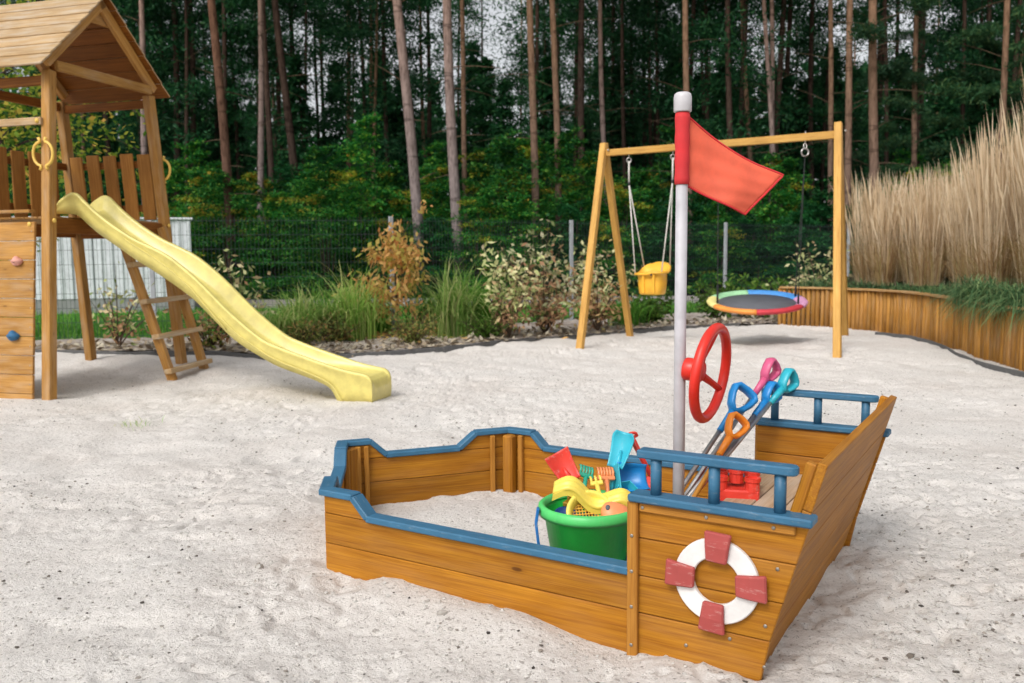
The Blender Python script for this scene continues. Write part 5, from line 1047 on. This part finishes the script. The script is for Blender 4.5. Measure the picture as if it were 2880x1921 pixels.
# ================================================================ TOYS
def ship_at(xs, ys, z):      # photo pixel at height z -> world
    d = ray(xs, ys); return Vector(EYE + d * ((z - 1.2) / d[2]))
bc = ship_at(1656, 1424, 0.30); bk = thing('toy_bucket', 'big green toy bucket full of sand toys inside the ship', 'bucket', (bc.x, bc.y, 0.0))
r1, r0, zb, zt = 0.164, 0.122, 0.03, 0.306
lathe('body', [(0, zb), (r0 - .01, zb), (r0, zb + .008), (r1 - .004, zt - .03), (r1 + .004, zt - .028), (r1 + .004, zt - .012), (r1 - .004, zt - .010), (r1 - .008, zt - .03), (r0 - .006, zb + .02), (0, zb + .015)], 'bucket_green', bk, n=48)
lathe('rim', [(r1 - .010, zt - .012), (r1 - .006, zt + .004), (r1 + .006, zt + .010), (r1 + .016, zt + .002), (r1 + .019, zt - .016), (r1 + .016, zt - .030), (r1 + .0045, zt - .027), (r1 + .0045, zt - .013)], 'rim_green', bk, n=56)
a0 = R(196); hx, hy = (r1 + .022) * math.cos(a0), (r1 + .022) * math.sin(a0)
pth = [(hx - .004, hy, zt + .005), (hx - .012, hy, zt - .05), (hx - .004, hy - .004, zt - .12), (hx + .015, hy - .01, zt - .19), (hx + .03, hy - .015, zt - .235)]
bm = bmesh.new(); rg = []
for i, p in enumerate(pth): rg.append([bm.verts.new(Vector(p) + Vector(q)) for q in ((-.005, -.015, 0), (.005, -.015, 0), (.005, .015, 0), (-.005, .015, 0))])
for A, B in zip(rg, rg[1:]):
    for j in range(4): bm.faces.new((A[j], A[(j + 1) % 4], B[(j + 1) % 4], B[j]))
bm.faces.new(rg[0][::-1]); bm.faces.new(rg[-1]); link('handle', mesh('handle', bm, bev=.002), 'toy_blue', bk, None, 'blue strap handle hanging at the left')
def Z6(x, y): return 1450 + x / 3.1356, 1150 + y / 3.1356       # points read off an enlarged view of the bucket
def at6(x, y, dist): d = ray(*Z6(x, y)); return Vector(EYE + d * (dist / d[1]))
BY0 = bc.y
def bend(bm, fn):
    for v in bm.verts: v.co = fn(v.co)
    return bm
def orient(p, xdir, ndir):
    x = Vector(xdir).normalized(); n_ = Vector(ndir); n_ = (n_ - x * n_.dot(x)).normalized(); y = n_.cross(x); M_ = Matrix.Identity(4)
    for i in range(3): M_[i][0] = x[i]; M_[i][1] = y[i]; M_[i][2] = n_[i]; M_[i][3] = p[i]
    return M_
def toy(name, lab, cat, M): o = thing(name, lab, cat); o.matrix_world = M; return o
def gridslab(nx, ny, fn, th):
    """double-sided curved sheet: fn(u,v)->point, u,v in 0..1"""
    bm = bmesh.new(); P = [[Vector(fn(i / nx, j / ny)) for j in range(ny + 1)] for i in range(nx + 1)]; Nn = [[None] * (ny + 1) for _ in range(nx + 1)]
    for i in range(nx + 1):
        for j in range(ny + 1):
            du = P[min(i + 1, nx)][j] - P[max(i - 1, 0)][j]; dv = P[i][min(j + 1, ny)] - P[i][max(j - 1, 0)]; n_ = du.cross(dv); Nn[i][j] = n_.normalized() if n_.length > 1e-9 else Vector((0, 0, 1))
    A = [[bm.verts.new(P[i][j] + Nn[i][j] * th / 2) for j in range(ny + 1)] for i in range(nx + 1)]; B = [[bm.verts.new(P[i][j] - Nn[i][j] * th / 2) for j in range(ny + 1)] for i in range(nx + 1)]
    for i in range(nx):
        for j in range(ny): bm.faces.new((A[i][j], A[i + 1][j], A[i + 1][j + 1], A[i][j + 1])); bm.faces.new((B[i][j], B[i][j + 1], B[i + 1][j + 1], B[i + 1][j]))
    for i in range(nx): bm.faces.new((A[i][0], B[i][0], B[i + 1][0], A[i + 1][0])); bm.faces.new((A[i][ny], A[i + 1][ny], B[i + 1][ny], B[i][ny]))
    for j in range(ny): bm.faces.new((A[0][j], A[0][j + 1], B[0][j + 1], B[0][j])); bm.faces.new((A[nx][j], B[nx][j], B[nx][j + 1], A[nx][j + 1]))
    return bm
# yellow wavy sand roller bar across the bucket
p, q = at6(335, 705, BY0 - .01), at6(1010, 815, BY0 - .03); L = (q - p).length
o = toy('wavy_toy', 'pale yellow wavy toy bar lying across the top of the bucket', 'toy', orient(p, q - p, (0, -.2, 1)))
def wv(u, v):
    t = (v - .5) * 2; return (u * L, t * 0.042 * (1 - .25 * (2 * u - 1) ** 6), 0.024 * math.sin(u * 9.0 - .3) - .02 * u * u + 0.026 * (1 - abs(t) ** 3) + 0.0025 * math.cos(t * 14))
link('bar', mesh('bar', gridslab(44, 22, wv, .006), smooth=True), 'toy_yellow', o)
for s in (-1, 1):
    prism('side_flange', [(u * L, 0.024 * math.sin(u * 9 - .3) - .02 * u * u + dz) for u, dz in [(k / 30, .004) for k in range(31)] + [(k / 30, -.020) for k in range(30, -1, -1)]], s * .0405 - .002, s * .0405 + .002, 'toy_yellow', o, bev=0)
# round sieve
c = at6(665, 925, BY0 - .085); o = toy('sand_sieve', 'round yellow sand sieve tucked into the front of the bucket', 'sieve', orient(c, (1, .15, .02), (-.1, -.80, .58)))
lathe('ring', [(.060, -.03), (.074, .004), (.086, .006), (.088, .0), (.086, -.004), (.076, -.006), (.064, -.034)], 'toy_yellow', o, n=40)
bm = bmesh.new()
for k in range(-5, 6):
    t = k * .0108; hlf = math.sqrt(max(0, .060 ** 2 - t * t)); boxbm(-hlf, hlf, t - .0016, t + .0016, -.031, -.029, bm); boxbm(t - .0016, t + .0016, -hlf, hlf, -.0332, -.0312, bm)
link('grid', mesh('grid', bm), 'toy_gold', o)
# orange fish mould with an eye
c = at6(880, 925, BY0 - .105); o = toy('fish_mould', 'orange sand mould with a round eye beside the yellow sieve', 'sand mould', orient(c, (1, .1, -.08), (0, -.75, .6)))
bm = bmesh.new(); bmesh.ops.create_uvsphere(bm, u_segments=26, v_segments=14, radius=1); bend(bm, lambda v: Vector((v.x * .058 * (1 + .12 * v.x), v.y * .042 * (1 - .25 * v.x), max(v.z, -.25) * .03))); link('shell', mesh('shell', bm, smooth=True), 'toy_orange', o)
bm = bmesh.new(); bmesh.ops.create_uvsphere(bm, u_segments=14, v_segments=8, radius=1); link('eye', mesh('eye', bend(bm, lambda v: Vector((-.030 + v.x * .009, .012 + v.y * .011, .0225 + v.z * .006))), smooth=True), 'nest_mat', o)
# dark blue cup mould and a star mould further down
c = at6(440, 925, BY0 - .05); o = toy('cup_mould', 'dark blue cup mould deep in the bucket at the left', 'sand mould', orient(c, (1, 0, 0), (.15, -.35, .9))); lathe('cup', [(0, -.05), (.026, -.05), (.030, -.045), (.037, .0), (.040, .002), (.040, -.003), (.036, -.004), (.028, -.044), (0, -.046)], 'toy_navy', o, n=24); lathe('dome', [(0, -.02), (.02, -.022), (.034, -.03), (.034, -.04), (0, -.04)], 'toy_blue', o, n=24)
c = at6(520, 830, BY0 + .0); o = toy('star_mould', 'golden yellow star mould under the wavy yellow bar', 'sand mould', orient(c, (1, 0, .1), (0, -.6, .8)))
prism('star', [((.045 if k % 2 == 0 else .026) * math.cos(k * math.pi / 6), (.045 if k % 2 == 0 else .026) * math.sin(k * math.pi / 6)) for k in range(12)], -.014, .014, 'toy_gold', o, Matrix.Rotation(math.pi / 2, 4, 'X'), bev=.004)
# small filler toys that keep the others up
c = at6(600, 900, BY0 + .03); o = toy('toy_truck', 'blue toy block in the middle of the bucket', 'toy', orient(c - Vector((0, 0, .05)), (1, .3, 0), (0, 0, 1))); link('block', mesh('block', boxbm(-.06, .06, -.05, .05, -.05, .03), bev=.008, seg=2), 'toy_navy', o)
def shovel_blade(lab, mat, tipx, tipy, basex, basey, dist0, dist1, w0, w1, name='toy_shovel', nrm=(.2, -1, .3), curve=.018, flare=1.0):
    b, t = at6(basex, basey, dist0), at6(tipx, tipy, dist1); L = (t - b).length; o = toy(name, lab, 'toy shovel', orient(b, t - b, nrm))
    def fn(u, v): s = (v - .5) * 2; wv_ = w0 + (w1 - w0) * u; wv_ *= (1 - max(0, (u - .8) / .2) ** 2 * .35 * flare); return (u * L, s * wv_, curve * s * s - curve * .5 - .01 * math.sin(u * 3.1))
    link('blade', mesh('blade', gridslab(16, 14, fn, .004), smooth=True), mat, o)
    tube('handle', [(-.14, 0, -.012), (-.05, 0, -.010), (.03, 0, -.012), (L * .5, 0, -.010)], [.010, .010, .011, .004], mat, o, n=10); return o
shovel_blade('red toy shovel with its square blade up, at the back left of the bucket', 'toy_red', 355, 388, 500, 640, BY0 + .06, BY0 + .09, .035, .050, nrm=(.1, -1, .45), flare=.1)
shovel_blade('turquoise toy shovel standing with its rounded blade highest of the small toys', 'toy_cyan', 965, 205, 880, 520, BY0 + .11, BY0 + .14, .030, .047, nrm=(-.55, -1, .25))
# rakes: bar with tines
def rake(lab, mat, c, xdir, ndir, wdt, nt_, tl, hl):
    o = toy('toy_rake', lab, 'toy rake', orient(c, xdir, ndir)); link('bar', mesh('bar', boxbm(-wdt / 2, wdt / 2, -.008, .008, -.007, .007), bev=.003), mat, o)
    for k in range(nt_):
        x = -wdt / 2 + .006 + (wdt - .012) * k / (nt_ - 1); tube('tine', [(x, .0, .0), (x, tl * .5, .004), (x, tl * .85, -.004), (x, tl, -.020)], [.0055, .005, .0045, .003], mat, o, n=6)
    tube('handle', [(0, 0, 0), (0, -hl * .4, .004), (0, -hl, 0)], [.009, .008, .009], mat, o, n=8)
rake('small teal green toy rake behind the red shovel', 'toy_teal', at6(620, 590, BY0 + .10), (1, .2, -.35), (.15, -.85, .5), .058, 5, .042, .12)
rake('yellow toy fork with three tines above the wavy bar', 'toy_yellow', at6(715, 655, BY0 + .03), (1, .1, .12), (.05, -.8, .6), .046, 3, .032, .12)
rake('orange toy rake between yellow fork and blue scoop', 'toy_orange', at6(800, 610, BY0 + .08), (1, .15, -.05), (-.05, -.85, .5), .066, 6, .045, .13)
# blue scoop, open side to the camera
c = at6(1045, 600, BY0 + .10); o = toy('toy_scoop', 'bright blue open toy scoop standing behind the bucket rim', 'toy scoop', orient(c, (1, .25, -.05), (-.1, -.9, .45)))
def sc(u, v): s = (v - .5) * 2; return ((u - .5) * .115, s * .052 * (1.08 - .22 * u), -.045 * (1 - s * s) ** .6 * (.55 + .45 * math.sin(math.pi * min(1, u * 1.1 + .1))))
link('scoop', mesh('scoop', gridslab(14, 16, sc, .004), smooth=True), 'grip_blue', o); prism('front_lip', [(-.058, -.060), (.058, -.045), (.058, -.038), (-.058, -.050)], -.03, .006, 'toy_cyan', o, bev=.002)
prism('back_wall', [(-.052, -.048), (.052, -.048), (.046, .048), (-.046, .048)], .006, .010, 'toy_cyan', o, orient(Vector((-.058, 0, -.02)), (0, 1, 0), (.0, 0, 1)), bev=.001)
c = at6(985, 720, BY0 + .05); o = toy('toy_cup', 'turquoise angular toy cup below the blue scoop', 'toy', orient(c, (1, .2, .1), (0, -.8, .6))); link('cup', mesh('cup', bend(lathebm([(0, -.05), (.028, -.05), (.042, .0), (.040, .0), (.026, -.046), (0, -.046)], 6), lambda v: v)), 'toy_cyan', o)
c = at6(1165, 690, BY0 + .12); o = toy('toy_disc', 'small red toy piece beside the rail post', 'toy', orient(c, (1, .2, .3), (-.1, -.8, .6))); link('disc', mesh('disc', lathebm([(0, .004), (.040, .004), (.044, 0), (.044, -.012), (.040, -.014), (0, -.012)], 24), smooth=False), 'toy_red', o)
c = at6(1075, 355, BY0 + .18); o = toy('toy_trowel', 'small red toy grip behind the turquoise shovel', 'toy', orient(c, (.5, .2, -1), (0, -1, .3))); tube('grip', [(-.05, 0, 0), (.10, .0, 0), (.22, -.0, -.03)], [.011, .010, .009], 'toy_red', o, n=10); link('bow', mesh('bow', tubebm([(-.05 + .0, 0, 0)] + [(-.05 - .02 * math.sin(a), .024 * math.cos(a), 0) for a in np.linspace(0, math.pi, 9)], .006, 8), smooth=True), 'toy_red', o)

# ---------------------------------------------------------------- long shovels leaning on the far rail
def PW(xd, yd, yb):   # point seen at (xd, yd) in the ship's vertical plane y = yb
    return PL(xd, yd, from_ship(0, yb, 0), (math.cos(SYAW), math.sin(SYAW)))
def long_shovel(lab, top, topb, low, lowb, grip, shaft, facing, sz=1.0, blade=None):
    A = PW(*top, topb); B = PW(*low, lowb); d = (A - B).normalized()
    if B.z > 0.03: B = B - d * ((B.z - .03) / max(d.z, .2))
    o = toy('long_shovel', lab, 'shovel', orient(B, d, facing)); L = (A - B).length
    tube('shaft', [(.06, 0, 0), (L - .06 * sz, 0, 0)], .0095, shaft, o, n=12)
    g = link('grip', mesh('grip', tubebm([(L - .16 * sz, 0, 0), (L - .10 * sz, 0, 0), (L - .055 * sz, 0, 0)], [.0125, .0145, .017], 12), smooth=True), grip, o)
    # D handle: two arms and a cross bar
    w_ = .040 * sz; tp = L + .030 * sz; path = [(L - .065 * sz, 0, 0), (L - .045 * sz, w_ * .55, 0), (L - .01 * sz, w_ * .92, 0), (tp - .012 * sz, w_ * 1.05, 0), (tp, w_ * .8, 0), (tp + .004, 0, 0), (tp, -w_ * .8, 0), (tp - .012 * sz, -w_ * 1.05, 0), (L - .01 * sz, -w_ * .92, 0), (L - .045 * sz, -w_ * .55, 0)]
    bm = tubebm(path, .0118 * sz, 10, closed=True); link('d_handle', mesh('d_handle', bend(bm, lambda v: Vector((v.x, v.y, v.z * 2.0))), smooth=True), grip, g)
    def fn(u, v): s = (v - .5) * 2; return (.09 - u * .20, s * .062 * (1 - .5 * u ** 4), .014 * s * s + .01 * u)
    link('blade', mesh('blade', gridslab(10, 12, fn, .003), smooth=True), blade or grip, o); return o
long_shovel('long shovel with pink handle, its grip the highest of the bundle', (1771, 848), .60, (1640, 1040), .28, 'toy_pink', 'steel', (.85, -.35, .35), 0.92)
long_shovel('long shovel with turquoise handle, rightmost grip of the bundle', (1812, 873), .63, (1655, 1062), .22, 'grip_cyan', 'steel', (.88, -.25, .35), 0.95)
long_shovel('long shovel with blue handle between the pink and turquoise grips', (1774, 902), .56, (1625, 1085), .18, 'grip_blue', 'steel', (.85, -.35, .35), 0.9)
long_shovel('long shovel with open blue triangular handle facing the camera', (1704, 912), .42, (1572, 1110), .10, 'grip_blue', 'steel', (.1, -1, .25), 1.15)
long_shovel('long shovel with orange handle, lowest grip of the bundle', (1692, 975), .30, (1600, 1130), .06, 'grip_orange', 'ship_wood_pale', (.35, -.9, .35), .95, 'grip_cyan')
# red castle mould by the bench
P = PW(1690, 1118, .22); M_ = Matrix.Translation((P.x, P.y, max(P.z - .04, .05))) @ Matrix.Rotation(SYAW + .3, 4, 'Z'); o = toy('castle_mould', 'red sandcastle mould lying beside the bench', 'sand mould', M_)
link('base', mesh('base', boxbm(-.085, .085, -.07, .07, -.02, .045), bev=.006), 'toy_red', o)
for dx, dy in ((-.06, -.045), (.06, -.045), (.06, .045), (-.06, .045), (0, 0)):
    lathe('turret', [(0, .04), (.028, .04), (.026, .075), (.031, .078), (.031, .092), (.024, .092), (.024, .084), (0, .084)], 'toy_red', o, Matrix.Translation((dx, dy, .02 if dx == 0 else 0)), n=12, smooth=False)
P = PW(1655, 1150, .16); o = toy('red_scoop', 'red scoop blade on the sand in front of the bench', 'toy scoop', orient(Vector((P.x, P.y, .07)), (.8, .5, -.1), (-.2, -.3, 1))); link('blade', mesh('blade', gridslab(12, 12, lambda u, v: (u * .20 - .1, (v - .5) * .12, .05 * (2 * v - 1) ** 2 + .02 * u), .004), smooth=True), 'toy_red', o); tube('handle', [(.09, 0, .015), (.2, 0, .04)], .01, 'toy_red', o, n=8)

# ================================================================ LOOSE BITS ON THE SAND
r = np.random.default_rng(170); n = 15000; y = 1.6 + 7.0 * r.uniform(0, 1, n) ** 1.5; x = r.uniform(-.66, .66, n) * y; keep = (vnoise(x * 1.6, y * 1.6, 91) * .7 + .3 * vnoise(x * 6, y * 6, 92)) > r.uniform(.25, .75, n); x, y = x[keep], y[keep]; n = len(x); bx, by = to_ship(x, y); ok = ~((np.abs(by) < .70) & (bx > -1.85) & (bx < .6)); x, y = x[ok], y[ok]; n = len(x); z = sand_height(x, y); s = r.uniform(.0022, .0075, n) * (1 + (r.uniform(0, 1, n) > .985) * .8)
bm_ = bmesh.new(); bmesh.ops.create_icosphere(bm_, subdivisions=1, radius=1); V = np.array([v.co for v in bm_.verts]); Fc = np.array([[v.index for v in f.verts] for f in bm_.faces]); bm_.free()
VV = (V[None] * (1 + .3 * r.normal(size=(n, len(V), 1)))) * (s[:, None, None] * np.array([1.2, 1, .7])) + np.stack([x, y, z + s * .3], 1)[:, None, :]
FF = (Fc[None] + (np.arange(n) * len(V))[:, None, None]).reshape(-1, 3); me = bpy.data.meshes.new('crumbs'); me.from_pydata(VV.reshape(-1, 3).tolist(), [], FF.tolist()); tag(link('sand_crumbs', me, 'crumbs'), 'small dark crumbs and grains strewn over the sand', 'crumbs', kind='stuff')
P = G(312, 970); grass_clump('grass_seedling', 'tiny sparse grass seedling growing in the sand before the tower', Vector((P.x, P.y, ground_at(P.x, P.y) - .005)), .07, .09, 26, 'olive_blades', 301, .3, .0025, 'grass tuft')

# things of one kind at one spot: say which one, counted from the left
by = {}
for o in bpy.data.objects:
    if o.parent is None and 'label' in o.keys() and 'group' in o.keys(): by.setdefault(o['label'], []).append(o)      # tell apart
WORD = ['leftmost', 'second from left', 'third from left', 'fourth from left', 'fifth from left', 'sixth from left', 'seventh from left', 'eighth from left', 'ninth from left', 'tenth from left', 'eleventh from left', 'twelfth from left', 'thirteenth from left', 'fourteenth from left', 'fifteenth from left', 'sixteenth from left']
for lab, obs in by.items():
    if 1 < len(obs) <= 16:
        obs.sort(key=lambda o: o.location.x / o.location.y)
        for o, wd in zip(obs, WORD): o['label'] = (lab + ', ' + wd) if len((lab + ' ' + wd).split()) <= 16 else lab.replace('seen ', '').replace('yellow flecked ', '') + ', ' + wd
